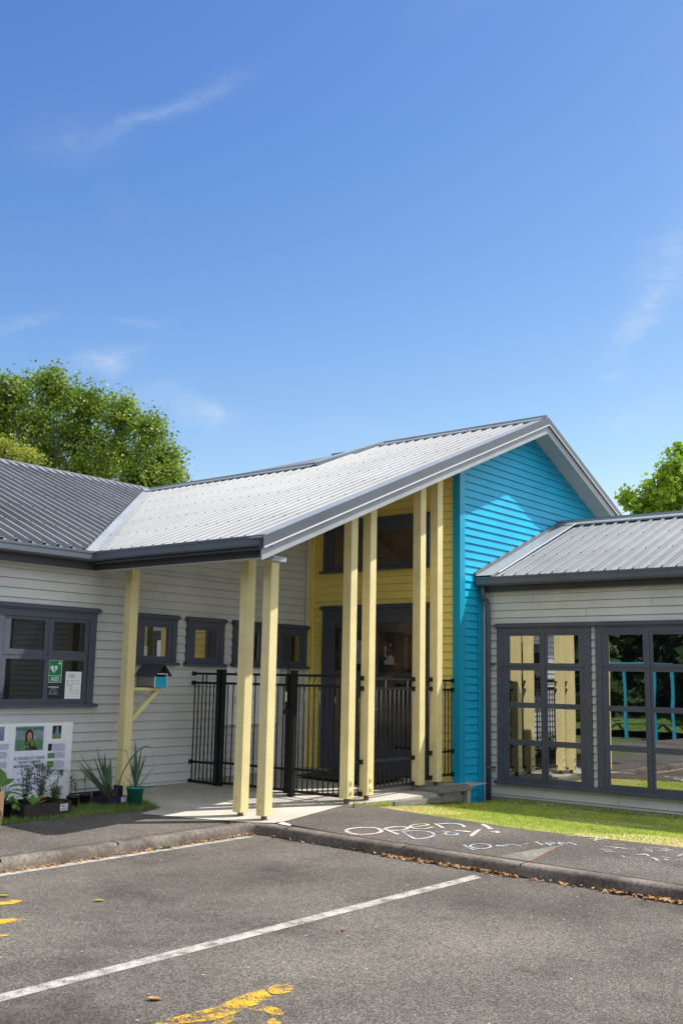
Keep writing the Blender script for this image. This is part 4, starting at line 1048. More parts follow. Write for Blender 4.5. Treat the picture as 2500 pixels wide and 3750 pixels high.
b = MB(); rect(b, 7.262, 7.385, .893, .985, yb - .0015); b.build('photo_wall', M['p_dark'], ph2, fix=False)
b = MB(); disc(b, 7.328, .905, .028, .05, yb - .002); b.build('photo_clothes', M['p_blue'], ph2, fix=False)
b = MB(); disc(b, 7.328, .962, .013, .015, yb - .0025); b.build('photo_face', M['p_skin'], ph2, fix=False)
s3 = sheet(7.205, 7.475, .40, .80)
def lines(b, x0, x1, z, n):
    for i in range(n): rect(b, x0, x1 - random.uniform(0, .015 if i else .06), z - i * .0125, z - i * .0125 + .0042, yb - .002)
b = MB(); lines(b, 7.28, 7.46, .77, 7); lines(b, 7.325, 7.46, .675, 6); lines(b, 7.315, 7.46, .58, 7); lines(b, 7.31, 7.46, .485, 6); b.build('print_lines', M['ink'], s3, fix=False)
for i, (x0, x1, z0_, z1_) in enumerate(((7.215, 7.268, .70, .78), (7.215, 7.315, .615, .675), (7.215, 7.305, .51, .585), (7.215, 7.30, .43, .485))):
    b = MB(); rect(b, x0, x1, z0_, z1_, yb - .002); b.build('plant_photo', [M['p_dark'], M['p_gr'], M['p_leaf'], M['p_bg']][i], s3, fix=False)
s1_ = sheet(6.46, 6.725, .25, .82)
b = MB(); lines(b, 6.48, 6.70, .79, 5); lines(b, 6.48, 6.69, .705, 6); lines(b, 6.48, 6.695, .60, 6); lines(b, 6.48, 6.705, .50, 7); lines(b, 6.48, 6.69, .38, 4); b.build('print_lines', M['ink'], s1_, fix=False)
ph3 = sheet(6.50, 6.63, .835, .99, 'photo_print', 'p_bg', .001)
b = MB(); disc(b, 6.58, .89, .045, .03, yb - .002); b.build('photo_pool', M['p_blue'], ph3, fix=False)

# ------------------------------------------------------------------ bird house on its shelf
KK = 1.02
sx0, sx1 = 7.925, 8.26
sf = empty('bird_house_shelf', (8.0, 9.7, 1.4), 'pale yellow timber shelf and brace bolted to the left porch post', 'shelf')
b = MB(); b.box(7.92, 9.66, 1.405, 8.36, 9.74, 1.440); b.build('shelf_board', M['post'], sf, bevel=.004)
b = MB(); b.bar((7.90, 9.70, 1.03), (8.335, 9.70, 1.42), .07, .045); b.build('brace', M['post'], sf, bevel=.004)
bh = empty('bird_house', (8.2, 9.7, 1.44), 'small bird house with dark pitched roof and turquoise front on the post shelf', 'bird house')
bx0, bx1, by0, by1, bz0, bz1 = 8.19, 8.385, 9.60, 9.92, 1.442, 1.60
M['bhwood'] = simple('grey bird house sides', (.24, .23, .21)); M['bhroof'] = simple('dark bird house roof', (.045, .052, .07)); M['bhin'] = simple('dark inside', (.02, .017, .015))
b = MB(); b.box(bx0, by0, bz0, bx0 + .012, by1, bz1); b.box(bx1 - .012, by0, bz0, bx1, by1, bz1); b.box(bx0, by1 - .012, bz0, bx1, by1, bz1); b.box(bx0, by0, bz0 - .0, bx1, by1, bz0 + .01)
b.build('side_panels', M['bhwood'], bh)
b = MB()
for a_, c_ in (((bx0, bz0), (bx0 + .01, bz1 + .012)), ((bx1 - .01, bz0), (bx1, bz1 + .012)), ((bx0 + .01, bz1), (bx1 - .01, bz1 + .012))): b.box(a_[0], by0 - .012, a_[1], c_[0], by0, c_[1])
b.build('white_trim', M['signwhite'], bh)
b = MB(); b.box(bx0 + .01, by0 - .010, bz0, bx1 - .01, by0 - .002, bz0 + .128); b.build('front_panel', M['blue'], bh)
b = MB(); b.box(bx0 + .012, by0 + .05, bz0, bx1 - .012, by0 + .06, bz1); b.poly([(bx0, by0 + .02, bz1), (bx1, by0 + .02, bz1), ((bx0 + bx1) / 2, by0 + .02, bz1 + .10)]); b.build('inside', M['bhin'], bh)
b = MB(); cx = (bx0 + bx1) / 2
b.bar((cx, by0 - .05, bz1 + .118), (cx, by1 + .02, bz1 + .118), .01, .01)
for sg in (-1, 1):
    p0 = (cx, bz1 + .122); p1 = (cx + sg * .125, bz1 - .022)
    b.hexa([(p0[0], by0 - .06, p0[1]), (p0[0], by1 + .02, p0[1]), (p1[0], by1 + .02, p1[1]), (p1[0], by0 - .06, p1[1]), (p0[0], by0 - .06, p0[1] + .01), (p0[0], by1 + .02, p0[1] + .01), (p1[0] + sg * .006, by1 + .02, p1[1] + .006), (p1[0] + sg * .006, by0 - .06, p1[1] + .006)])
b.build('pitched_roof', M['bhroof'], bh)

KK = 1.0
# ------------------------------------------------------------------ plants
M['flax'] = mat('grey green flax', (.13, .20, .12), .5, .2, 10, col2=(.06, .13, .05), stretch=(1, 1, .3), trans=.2)
M['flaxdead'] = mat('brown dead flax', (.12, .075, .04), .8, .3, 20)
M['seedl'] = leafm('seedling leaves', (.09, .19, .03), (.035, .085, .02), .3)
M['bigleaf'] = leafm('broad pale leaves', (.17, .30, .06), (.09, .19, .04), .35)
M['olive'] = leafm('olive green shrub leaves', (.13, .20, .04), (.05, .09, .02), .3)
M['potblack'] = simple('black plastic pot', (.012, .012, .014), .5); M['potred'] = simple('red plastic pot', (.45, .015, .01), .4)
M['bucket'] = mat('green plastic bucket', (.02, .21, .165), .4, .1, 4, dirt=.2); M['purple'] = simple('purple carton', (.022, .007, .05), .6)
M['blackbox'] = mat('dark corrugated tray', (.035, .025, .024), .6, .1, 4); M['cardboard'] = mat('brown cardboard', (.32, .20, .11), .8, .08, 4)
M['potsoil'] = simple('potting soil', (.03, .02, .012), .95)
def blade(b, base, a, L_, lean, droop, w, n=8, twist=0):
    """strap leaf: base point, azimuth a, length, lean 0..1 (start angle from vertical), droop curvature"""
    p = Vector(base); th = lean; side = Vector((-math.sin(a), math.cos(a), 0)); prev = None
    for i in range(n + 1):
        t = i / n; ww = w * (.55 + .9 * t if t < .4 else .91 * (1 - ((t - .4) / .6) ** 1.8)) / 1
        d = Vector((math.cos(a) * math.sin(th), math.sin(a) * math.sin(th), math.cos(th)))
        nn = side.cross(d) * ww * .35
        cur = (p - side * ww + nn, p.copy(), p + side * ww + nn)
        if prev: b.poly([prev[0], prev[1], cur[1], cur[0]], True); b.poly([prev[1], prev[2], cur[2], cur[1]], True)
        prev = cur; p = p + d * (L_ / n); th += droop / n
def oval(b, base, d, L_, w, up=(0, 0, 1), fold=.2, n=5):
    d = Vector(d).normalized(); s_ = d.cross(Vector(up)); s_ = s_.normalized() if s_.length > .01 else Vector((1, 0, 0)); u = s_.cross(d)
    prev = None; p0 = Vector(base)
    for i in range(n + 1):
        t = i / n; ww = w * math.sin(math.pi * min(.999, t * .96 + .03)) ** .7; c = p0 + d * L_ * t - u * L_ * .25 * t * t
        cur = (c - s_ * ww + u * ww * fold, c, c + s_ * ww + u * ww * fold)
        if prev: b.poly([prev[0], prev[1], cur[1], cur[0]], True); b.poly([prev[1], prev[2], cur[2], cur[1]], True)
        prev = cur
def pot(c, r0, r1, h, m, parent, name='pot'):
    b = MB(); b.lathe(c, [(r0 * .98, 0), (r0, .0), (r1, h - .02), (r1 * 1.07, h - .02), (r1 * 1.07, h), (r1 * .97, h), (r1 * .93, h - .03)], 24)
    b.poly([(c[0] + r0 * math.cos(2 * math.pi * i / 16), c[1] + r0 * math.sin(2 * math.pi * i / 16), c[2] + .001) for i in range(16)])
    o = b.build(name, M[m], parent)
    b = MB(); b.poly([(c[0] + r1 * .95 * math.cos(2 * math.pi * i / 20), c[1] + r1 * .95 * math.sin(2 * math.pi * i / 20), c[2] + h - .02) for i in range(20)]); b.build('soil', M['potsoil'], parent, fix=False)
    return o
gz = lambda x, y: zg(x, y) + .004
def pathblade(b, base, pts, w):
    q = smooth([(p[0], p[1]) for p in pts]); prev = None; n = len(q)
    for i, (d, z) in enumerate(q):
        t = i / (n - 1); ww = w * (1 - t ** 3 * .9) * (.6 + .4 * min(1, t * 4)); c_ = Vector((base[0] + .63 * d, base[1] - .77 * d, z)); sd_ = Vector((.3, .6, .35)).normalized() * ww
        cur = (c_ - sd_, c_ + sd_)
        if prev: b.poly([prev[0], prev[1], cur[1], cur[0]], True)
        prev = cur
# teal bucket with flax
c = (7.80, 9.38, gz(7.8, 9.38)); e = empty('potted_flax', c, 'spiky flax plant in a round green plastic bucket beside the post', 'potted plant')
pot(c, .068, .10, .20, 'bucket', e, 'bucket')
b = MB(); cc = (c[0], c[1], c[2] + .18)
for a, L_, ln, dr, w in ((1.2, .55, .06, .25, .024), (2.6, .50, .12, .5, .020), (-1.6, .48, .05, .3, .022), (.3, .42, .3, .5, .02), (2.2, .40, .10, .2, .018), (-.6, .45, .15, .2, .018), (3.3, .38, .25, .3, .016), (1.6, .44, .02, .2, .018)): blade(b, cc, a, L_, ln, dr, w)
blade(b, cc, -.85, .30, .75, -.2, .028); 
b.build('leaves', M['flax'], e, fix=False)
b = MB(); blade(b, cc, 2.6, .22, .75, -.1, .024); b.build('yellow_leaf', mat('orange dying leaf', (.50, .25, .03), .6, .2, 8), e, fix=False)
b = MB(); pathblade(b, (7.80, 9.38), [(0, .30), (-.03, .48), (-.06, .60), (-.10, .70), (-.16, .74), (-.24, .73)], .012); b.build('drooping_leaf', M['flax'], e, fix=False)
# purple carton with big flax
c = (7.60, 9.62, gz(7.6, 9.6)); e = empty('boxed_flax', c, 'large bushy flax clump leaning out of a purple carton beside the bucket', 'potted plant')
b = MB(); b.box(7.50, 9.50, c[2], 7.80, 9.76, c[2] + .08); b.box(7.50, 9.76, c[2], 7.80, 9.765, c[2] + .13); b.box(7.795, 9.60, c[2] + .08, 7.80, 9.76, c[2] + .19); cb = b.build('carton', M['purple'], e)
b = MB(); b.box(7.70, 9.497, c[2] + .02, 7.78, 9.4985, c[2] + .08); b.build('carton_label', M['signwhite'], e)
b = MB(); cc = Vector((7.60, 9.60, c[2] + .12))
for i in range(17):
    a = 2.26 + random.uniform(-.7, .7)
    blade(b, cc + Vector((random.uniform(-.05, .05), random.uniform(-.05, .05), -.02)), a, random.uniform(.40, .66), random.uniform(.35, 1.0), random.uniform(-.2, .25), random.uniform(.020, .032))
for i in range(8): blade(b, cc + Vector((random.uniform(-.04, .04), 0, 0)), 2.26 + random.uniform(-1.5, 1.5), random.uniform(.32, .5), random.uniform(.0, .25), random.uniform(0, .2), .020)
b.build('leaves', M['flax'], e, fix=False)
b = MB(); pathblade(b, (7.66, 9.56), [(0, .24), (.03, .36), (.09, .52), (.17, .66), (.27, .76), (.35, .79), (.40, .74), (.425, .62), (.43, .48)], .016); b.build('arching_leaf', M['flax'], e, fix=False)
b = MB()
for i in range(40):
    a = random.uniform(0, 6.28); blade(b, cc + Vector((random.uniform(-.09, .08), random.uniform(-.07, .05), -.04)), a, random.uniform(.08, .18), random.uniform(.3, 1.3), random.uniform(0, 1), .006, 4)
b.build('dead_leaves', M['flaxdead'], e, fix=False)
# two black pots with seedlings
def stemleaves(b, bs, base, h, n, L_, w, lean=(0, 0)):
    top = Vector(base) + Vector((lean[0], lean[1], h)); base = Vector(base)
    bs.tube([base, (base + top) / 2 + Vector((.004, 0, 0)), top], .003, 5)
    for i in range(n):
        t = .35 + .65 * i / n; p = base.lerp(top, t); a = i * 2.4 + random.uniform(-.3, .3)
        oval(b, p, (math.cos(a), math.sin(a), .9), L_ * random.uniform(.7, 1.1), w, fold=.1)
def seedling(x, y, pr, ph_, h, n, label, stems=1, L_=.075, w=.006, grp='seedlings in black pots'):
    c = (x, y, gz(x, y)); e = empty('potted_seedling', c, label, 'potted plant', grp)
    pot(c, pr * .8, pr, ph_, 'potblack', e)
    b = MB(); bs = MB()
    for k in range(stems): stemleaves(b, bs, (x + (k - (stems - 1) / 2) * .07, y, c[2] + ph_ - .02), h * (1 if k == 0 else .65), n, L_, w, (random.uniform(-.02, .02), 0))
    b.build('leaves', M['seedl'], e, fix=False); bs.build('stem', M['bark'], e)
seedling(7.13, 9.63, .066, .125, .24, 16, 'black pot with two thin seedlings right beside the dark tray', 2)
seedling(7.345, 9.70, .062, .125, .26, 14, 'black pot with a single upright seedling beside the timber offcut')
b = MB(); b.bar((7.40, 9.95, .165), (7.82, 9.88, .17), .10, .05); b.bar((7.52, 10.05, .185), (7.75, 9.96, .20), .05, .03)
tag(b.build('timber_offcut', M['wood']), 'weathered timber offcuts lying behind the black pots', 'timber')
# dark tray with plants
c = (6.6, 9.42, gz(6.5, 9.4)); t0 = gz(6.5, 9.4)
tr = empty('plant_tray', c, 'low dark corrugated tray of seedlings with white T&G N PLY label', 'tray')
b = MB()
FLx, FLy, FRx, FRy = 6.235, 9.20, 6.80, 9.22
H_ = .145
b.box(FLx, 9.20, t0, FRx, 9.212, t0 + H_ - .01); b.box(FLx, 9.60, t0, FRx, 9.612, t0 + H_); b.box(FLx, 9.212, t0, FLx + .01, 9.60, t0 + H_); b.box(FRx - .01, 9.212, t0, FRx, 9.60, t0 + H_)
b.box(FLx, 9.212, t0, FRx, 9.60, t0 + .01)
b.box(FLx + .12, 9.19, t0 + H_ - .02, FLx + .17, 9.2, t0 + H_ + .012); b.box(FRx - .16, 9.19, t0 + H_ - .02, FRx - .11, 9.2, t0 + H_ + .012)
b.build('tray_body', M['blackbox'], tr)
b = MB(); b.box(6.66, 9.196, t0 + .045, 6.755, 9.199, t0 + .115); b.build('tray_label', M['signwhite'], tr)
text('label_letters', 'T&G\nN PLY', .034, (6.668, 9.1945, t0 + .084), (1, 0, 0), M['p_teal'], tr, 'LEFT', .0006, sx=.85)
b = MB()
for i in range(4): b.bar((6.735, 9.1945, t0 + .06 + i * .012), (6.75, 9.1945, t0 + .066 + i * .012), .003, .001, up=(0, 1, 0))
b.build('red_stamp', M['signred'], tr)
b = MB(); disc(b, 6.40, t0 + .05, .009, .011, 9.1985); b.build('hand_hole', M['bhin'], tr, fix=False)
def bushy(name, x, y, h, r, n, L_, w, mk, label, pm='potblack', stems=3, z=None, shape='col', pr=.045):
    zb = z if z is not None else t0 + .012
    e = empty(name, (x, y, zb), label, 'plant', 'plants standing in and around the dark tray')
    pot((x, y, zb), pr * .8, pr, .09, pm, e)
    b = MB(); bs = MB(); zb += .08
    for k in range(stems):
        a = random.uniform(0, 6.28); tip = Vector((x + math.cos(a) * r * .6, y + math.sin(a) * r * .6, zb + h * random.uniform(.8, 1)))
        bs.tube([(x, y, zb), (x + math.cos(a) * r * .25, y + math.sin(a) * r * .25, zb + h * .5), tip], .0028, 5)
        for i in range(n // stems):
            t = random.uniform(.18, 1) if shape == 'col' else random.uniform(.05, 1); p = Vector((x, y, zb)).lerp(tip, t) + Vector((random.gauss(0, r * .3), random.gauss(0, r * .3), random.gauss(0, .01)))
            aa = random.uniform(0, 6.28); oval(b, p, (math.cos(aa), math.sin(aa), random.uniform(-.3, .9)), L_ * random.uniform(.6, 1.2), w, n=3)
            if i % 4 == 0: bs.tube([Vector((x, y, zb)).lerp(tip, max(.05, t - .1)), p], .0014, 4)
    b.build('leaves', M[mk], e, fix=False); bs.build('stems', M['bark'], e)
    return e
bushy('shrub_seedling', 6.43, 9.50, .42, .11, 330, .027, .012, 'olive', 'slender small leaved shrub at the left in front of the poster text', stems=5)
bushy('shrub_seedling', 6.60, 9.47, .46, .12, 420, .027, .012, 'olive', 'tallest small leaved shrub in the middle of the dark tray', stems=6)
bushy('shrub_seedling', 6.73, 9.40, .20, .09, 260, .026, .010, 'seedl', 'low dense green bush at the right of the dark tray', stems=8, shape='bush')
bushy('shrub_seedling', 6.67, 9.29, .16, .08, 170, .024, .009, 'seedl', 'low bright green bush at the front of the dark tray', stems=6, shape='bush')
bushy('shrub_seedling', 6.84, 9.55, .28, .06, 70, .034, .010, 'bigleaf', 'open branched seedling at the right rear corner of the tray', stems=4, z=gz(6.9, 9.7))
bushy('shrub_seedling', 6.53, 9.36, .12, .05, 30, .03, .01, 'olive', 'small seedling in a bright red pot among the tray plants', pm='potred', stems=2, z=t0 + .09, pr=.035)
e = empty('broadleaf_seedling', (6.82, 9.5, t0), 'dark seedling with long drooping oval leaves above the tray', 'plant', 'plants standing in and around the dark tray')
b = MB(); bs = MB(); hub = Vector((6.83, 9.5, t0 + .42)); bs.tube([(6.82, 9.5, t0 + .02), (6.825, 9.5, t0 + .25), hub], .003, 5)
for a, z in ((.1, .1), (.6, -.1), (2.6, .4), (3.3, 0), (4.4, -.4), (5.6, -.3), (1.6, .2)):
    bs.tube([hub, hub + Vector((math.cos(a) * .04, math.sin(a) * .04, .01))], .0018, 4)
    oval(b, hub + Vector((math.cos(a) * .04, math.sin(a) * .04, .01)), (math.cos(a), math.sin(a), z), .10, .017, n=6)
b.build('leaves', M['seedl'], e, fix=False); bs.build('stem', M['bark'], e)
e = empty('rosette_plant', (6.40, 9.27, t0), 'pale green rosette of broad upright leaves at the tray front left', 'plant', 'plants standing in and around the dark tray')
pot((6.40, 9.28, t0 + .012), .04, .05, .09, 'potblack', e)
b = MB()
for a, z, L_ in ((2.2, 1.3, .17), (2.9, .9, .15), (3.6, .5, .14), (1.2, 1.5, .16), (.4, 1.3, .17), (-.3, .8, .15), (5.2, .4, .12), (4.3, .5, .12)): oval(b, (6.40, 9.28, t0 + .10), (math.cos(a), math.sin(a), z), L_, .03, n=6)
b.build('leaves', M['bigleaf'], e, fix=False)
e = empty('broadleaf_plant', (6.13, 9.40, t0), 'large plant with very broad green leaves at the far left edge', 'plant')
pot((6.13, 9.42, t0), .07, .085, .16, 'potblack', e)
b = MB(); bs = MB()
for a, z, L_, h in ((.0, .25, .24, .26), (.7, .5, .20, .30), (2.0, 1.1, .26, .28), (3.0, .5, .24, .25), (5.5, .1, .20, .22), (4.3, .2, .18, .2), (1.3, 1.6, .24, .27), (-.5, -.1, .18, .18)):
    p = Vector((6.13, 9.42, t0 + .14)); q_ = p + Vector((math.cos(a) * .05, math.sin(a) * .05, h * .6)); bs.tube([p, q_], .004, 5); oval(b, q_, (math.cos(a), math.sin(a), z), L_, .052, n=7)
b.build('leaves', M['bigleaf'], e, fix=False); bs.build('stems', M['seedl'], e)
e = empty('vine_seedling', (6.14, 9.26, t0), 'small lobed yellow green leaves hanging over the cardboard box edge', 'plant')
b = MB()
for i in range(9): 
    a = random.uniform(0, 6.28); oval(b, (6.13 + random.uniform(-.02, .04), 9.22 + random.uniform(-.02, .03), t0 + random.uniform(.12, .25)), (math.cos(a), math.sin(a) - .5, -.5), .07, .024, n=4)
b.build('leaves', M['bigleaf'], e, fix=False)
bs = MB(); bs.tube([(6.14, 9.28, t0), (6.14, 9.26, t0 + .24)], .003, 5); bs.build('stem', M['seedl'], e)
cbx = empty('cardboard_box', (5.85, 9.15, t0), 'tall brown cardboard box cut off by the left edge of the picture', 'box')
b = MB(); H2 = .30
b.box(5.52, 9.10, t0, 5.925, 9.106, t0 + H2); b.box(5.92, 9.106, t0, 5.926, 9.40, t0 + H2); b.box(5.52, 9.40, t0, 5.92, 9.406, t0 + H2); b.box(5.52, 9.106, t0, 5.526, 9.40, t0 + H2); b.box(5.52, 9.106, t0, 5.92, 9.40, t0 + .01)
b.build('box_body', M['cardboard'], cbx)
b = MB(); disc(b, 5.89, t0 + .09, .02, .035, 9.0985); b.build('box_print', M['bark'], cbx, fix=False)
# little weed by the post
e = empty('weed', (9.30, 7.42, zg(9.3, 7.4)), 'small green weed growing at the foot of the left entrance post', 'plant')
b = MB()
for i in range(14): blade(b, (9.33, 7.42, zg(9.3, 7.4)), random.uniform(0, 6.28), random.uniform(.05, .11), random.uniform(.2, 1), .5, .006, 4)
b.build('leaves', M['vergegrass'], e, fix=False)
e = empty('weed', (6.55, 7.42, 0), 'small green weed growing in the gutter of the left kerb', 'plant')
b = MB()
for i in range(26): blade(b, (6.55 + random.uniform(-.1, .1), 7.46, .0), random.uniform(3.2, 6.2), random.uniform(.03, .07), random.uniform(.3, 1.2), .5, .006, 3)
b.build('leaves', M['vergegrass'], e, fix=False)

# ------------------------------------------------------------------ trees
def tree(name, blobs, base, label, lm, leaf, per, trunk_r, group=None, cat='tree', lobed=False, n_tw=8, rs_=1.0, cl=1.0):
    blobs = [(c, r * rs_) for c, r in blobs]; per = per / rs_ ** 2.2
    e = empty(name, base, label, cat, group)
    cen = sum((Vector(c) for c, r in blobs), Vector()) / len(blobs)
    base = Vector(base); fork = base.lerp(Vector((cen.x, cen.y, cen.z)), .45)
    b = MB(); b.tube([base, base.lerp(fork, .5) + Vector((.1, .05, 0)), fork], [trunk_r, trunk_r * .8, trunk_r * .6], 10)
    for c, r in blobs:
        c = Vector(c); mid = fork.lerp(c, .55) + Vector((random.uniform(-.2, .2), random.uniform(-.2, .2), random.uniform(0, .3)))
        b.tube([fork, mid, c], [trunk_r * .35, trunk_r * .15, trunk_r * .06], 5, cap=False)
        for k in range(n_tw):
            a = Vector((random.gauss(0, 1), random.gauss(0, 1), random.gauss(.2, 1))).normalized() * r * random.uniform(.7, 1.1)
            b.tube([c.lerp(mid, .2), c + a * .5, c + a], [trunk_r * .06, trunk_r * .04, .006], 4, cap=False)
    b.build('trunk', M['bark'], e, fix=False)
    b = MB()
    for c, r in blobs:
        c = Vector(c); n = int(per * (r / .6) ** 2.2); nc = max(5, int(n / 22))
        subs = []
        for k in range(nc):
            d = Vector((random.gauss(0, 1), random.gauss(0, 1), random.gauss(.1, 1))).normalized() * r * (random.random() ** .45) * random.choice((.9, 1.0, 1.05, 1.1, 1.35))
            subs.append((c + d, d.normalized() if d.length > 0 else Vector((0, 0, 1))))
        for p, dr in subs:
            rs = random.uniform(.04, .10) * (1 + leaf * 4) * cl; cnt = 22
            for k in range(cnt):
                q_ = p + Vector((random.gauss(0, rs), random.gauss(0, rs), random.gauss(0, rs)))
                nrm = (dr + Vector((random.gauss(0, .7), random.gauss(0, .7), random.gauss(.5, .7)))).normalized()
                t = nrm.cross(Vector((random.gauss(0, 1), random.gauss(0, 1), random.gauss(0, 1)))).normalized(); u = nrm.cross(t)
                L_ = leaf * random.uniform(.6, 1.25)
                if lobed:
                    pts = []
                    for i in range(10):
                        a = 2 * math.pi * i / 10; rr = L_ * (.62 if i % 2 == 0 else .33); pts.append(q_ + t * rr * math.cos(a) + u * rr * math.sin(a) + nrm * (.06 * L_ * (i % 3)))
                    b.poly(pts)
                else:
                    w = L_ * .36
                    b.poly([q_ - t * L_ * .5, q_ + u * w * .8, q_ + t * L_ * .5, q_ - u * w])
    b.build('crown', M[lm], e, fix=False)
    return e
LT = [((13.16, 21.23, 8.11), 0.56), ((13.62, 20.03, 8.19), 0.6), ((14.71, 20.11, 8.01), 0.56), ((14.78, 19.01, 7.59), 0.56), ((15.1, 18.32, 7.16), 0.49), ((16.03, 18.83, 6.8), 0.49), ((14.73, 22.52, 7.89), 0.78), ((15.33, 21.34, 7.55), 0.78), ((15.94, 20.54, 7.13), 0.7), ((12.86, 21.71, 7.38), 0.85), ((14.39, 21.52, 6.56), 0.85), ((14.77, 19.92, 6.3), 0.78), ((15.33, 18.77, 6.27), 0.63), ((15.63, 18.13, 6.11), 0.42), ((13.21, 21.46, 6.55), 0.78), ((13.46, 23.98, 8.41), 0.85), ((13.52, 23.85, 6.82), 0.92), ((14.65, 22.64, 5.8), 0.92), ((15.62, 21.44, 5.76), 0.92), ((15.46, 18.88, 5.57), 0.7), ((13.91, 20.54, 8.58), 0.25), ((14.9, 20.84, 8.38), 0.25), ((15.85, 20.2, 8.28), 0.25), ((16.55, 19.99, 8.0), 0.25), ((17.09, 19.66, 7.16), 0.25), ((12.82, 20.9, 8.28), 0.18), ((13.98, 21.79, 8.68), 0.21), ((16.86, 19.15, 6.53), 0.21)]
tree('broadleaf_tree', LT, (14.8, 21.2, -.2), 'dense green tree rising behind the roof at the left', 'leafL', .095, 2500, .13, rs_=.84, cl=1.25, n_tw=14)
RT = [((22.8, 9.74, 5.81), 0.26), ((22.52, 9.12, 6.06), 0.3), ((22.95, 9.51, 5.65), 0.3), ((22.6, 8.68, 6.48), 0.3), ((24.13, 9.15, 6.32), 0.41), ((24.21, 8.68, 7.03), 0.41), ((23.39, 9.15, 5.74), 0.41), ((23.53, 8.21, 6.13), 0.54), ((24.47, 8.82, 5.73), 0.54), ((24.28, 7.86, 6.81), 0.61), ((24.99, 8.07, 5.94), 0.61), ((24.36, 8.32, 7.55), 0.47), ((22.68, 9.85, 5.93), 0.15), ((22.99, 9.09, 6.46), 0.17), ((23.42, 8.91, 7.05), 0.19)]
tree('maple_tree', RT, (24.3, 8.2, -.2), 'bright green maple tree behind the right wing roof', 'leafR', .135, 1500, .12, lobed=True, rs_=.72, n_tw=12)
SHB = [((10.78, 16.95, 5.69), 0.16), ((10.95, 16.76, 5.6), 0.13), ((10.62, 17.1, 5.83), 0.13), ((10.5, 17.27, 5.72), 0.21), ((11.07, 16.65, 5.5), 0.13), ((10.81, 16.98, 5.42), 0.21)]
SHB = [((x * 1.08, y * 1.08, (z - 1.6) * 1.08 + 1.70), r * 1.1) for (x, y, z), r in SHB]
tree('golden_shrub', SHB, (11.7, 18.2, -.2), 'small golden yellow conifer peeking over the left roof ridge', 'leafS', .045, 9000, .08, n_tw=4, cl=.7)
# hedge and trees across the car park (seen mirrored in the windows)
random.seed(11)
k = 0
for (cx, cy, h, lb) in ((-15, 9.5, 7, 'dark evergreen tree between the play frame and the bank'), (-14, 14.5, 7, 'dark evergreen tree on the middle of the bank'), (-13, 19.5, 8, 'broad dark evergreen tree near the bank top'), (-14, 12, 7, 'dark evergreen tree across the car park, opposite the porch'), (-16, 17, 8, 'taller dark evergreen tree beyond the grass bank'), (-15, 22, 8, 'dark evergreen tree at the far end of the grass bank'), (-18, 7, 8, 'dark evergreen tree near the blue play frame'), (-14, 27, 7, 'furthest dark evergreen tree past the bank'), (-17, 1, 7, 'dark evergreen tree behind the play frame corner'), (-18, -6, 8, 'dark evergreen tree at the near end of the car park')):
    bl = [((cx + random.uniform(-1.8, 1.8), cy + random.uniform(-2.4, 2.4), 1.0 + h * i / 12 + random.uniform(-.4, .6)), random.uniform(1.7, 2.5)) for i in range(12)]
    tree('evergreen_tree', bl, (cx, cy, -.2), lb, 'leafD', .5, 75, .25, group='dark trees across the car park', n_tw=2)
b = MB(); nx, ny = 16, 20
for j in range(ny + 1):
    for i in range(nx + 1):
        x = -10 - 10 * i / nx; y = 7.8 + 24 * j / ny; u = i / nx
        b.v.append((x, y, -.02 + 1.3 * (u ** .7) * min(1, j / 5) * (.9 + .1 * math.sin(y)) * min(1, (nx - i + 3) / 4)))
for j in range(ny):
    for i in range(nx): a = j * (nx + 1) + i; b.f.append((a, a + 1, a + nx + 2, a + nx + 1)); b.sm.append(True)
tag(b.build('grass_bank', M['bank'], fix=False), kind='structure')
M['playblue'] = simple('blue play frame paint', (.02, .25, .36), .4)
pf = empty('play_frame', (-8.8, 13.8, 0), 'bright blue playground climbing frame across the car park', 'play frame')
for (x, y) in ((-8, 13.0), (-8, 14.6), (-9.6, 13.0), (-9.6, 14.6)):
    b = MB(); b.box(x - .045, y - .045, -.3, x + .045, y + .045, 2.3); b.build('upright', M['playblue'], pf)
for q_ in ((-8.03, 13, -7.97, 14.6), (-9.63, 13, -9.57, 14.6), (-9.6, 12.97, -8, 13.03), (-9.6, 14.57, -8, 14.63)):
    b = MB(); b.box(q_[0], q_[1], 2.12, q_[2], q_[3], 2.3); b.build('top_beam', M['playblue'], pf)

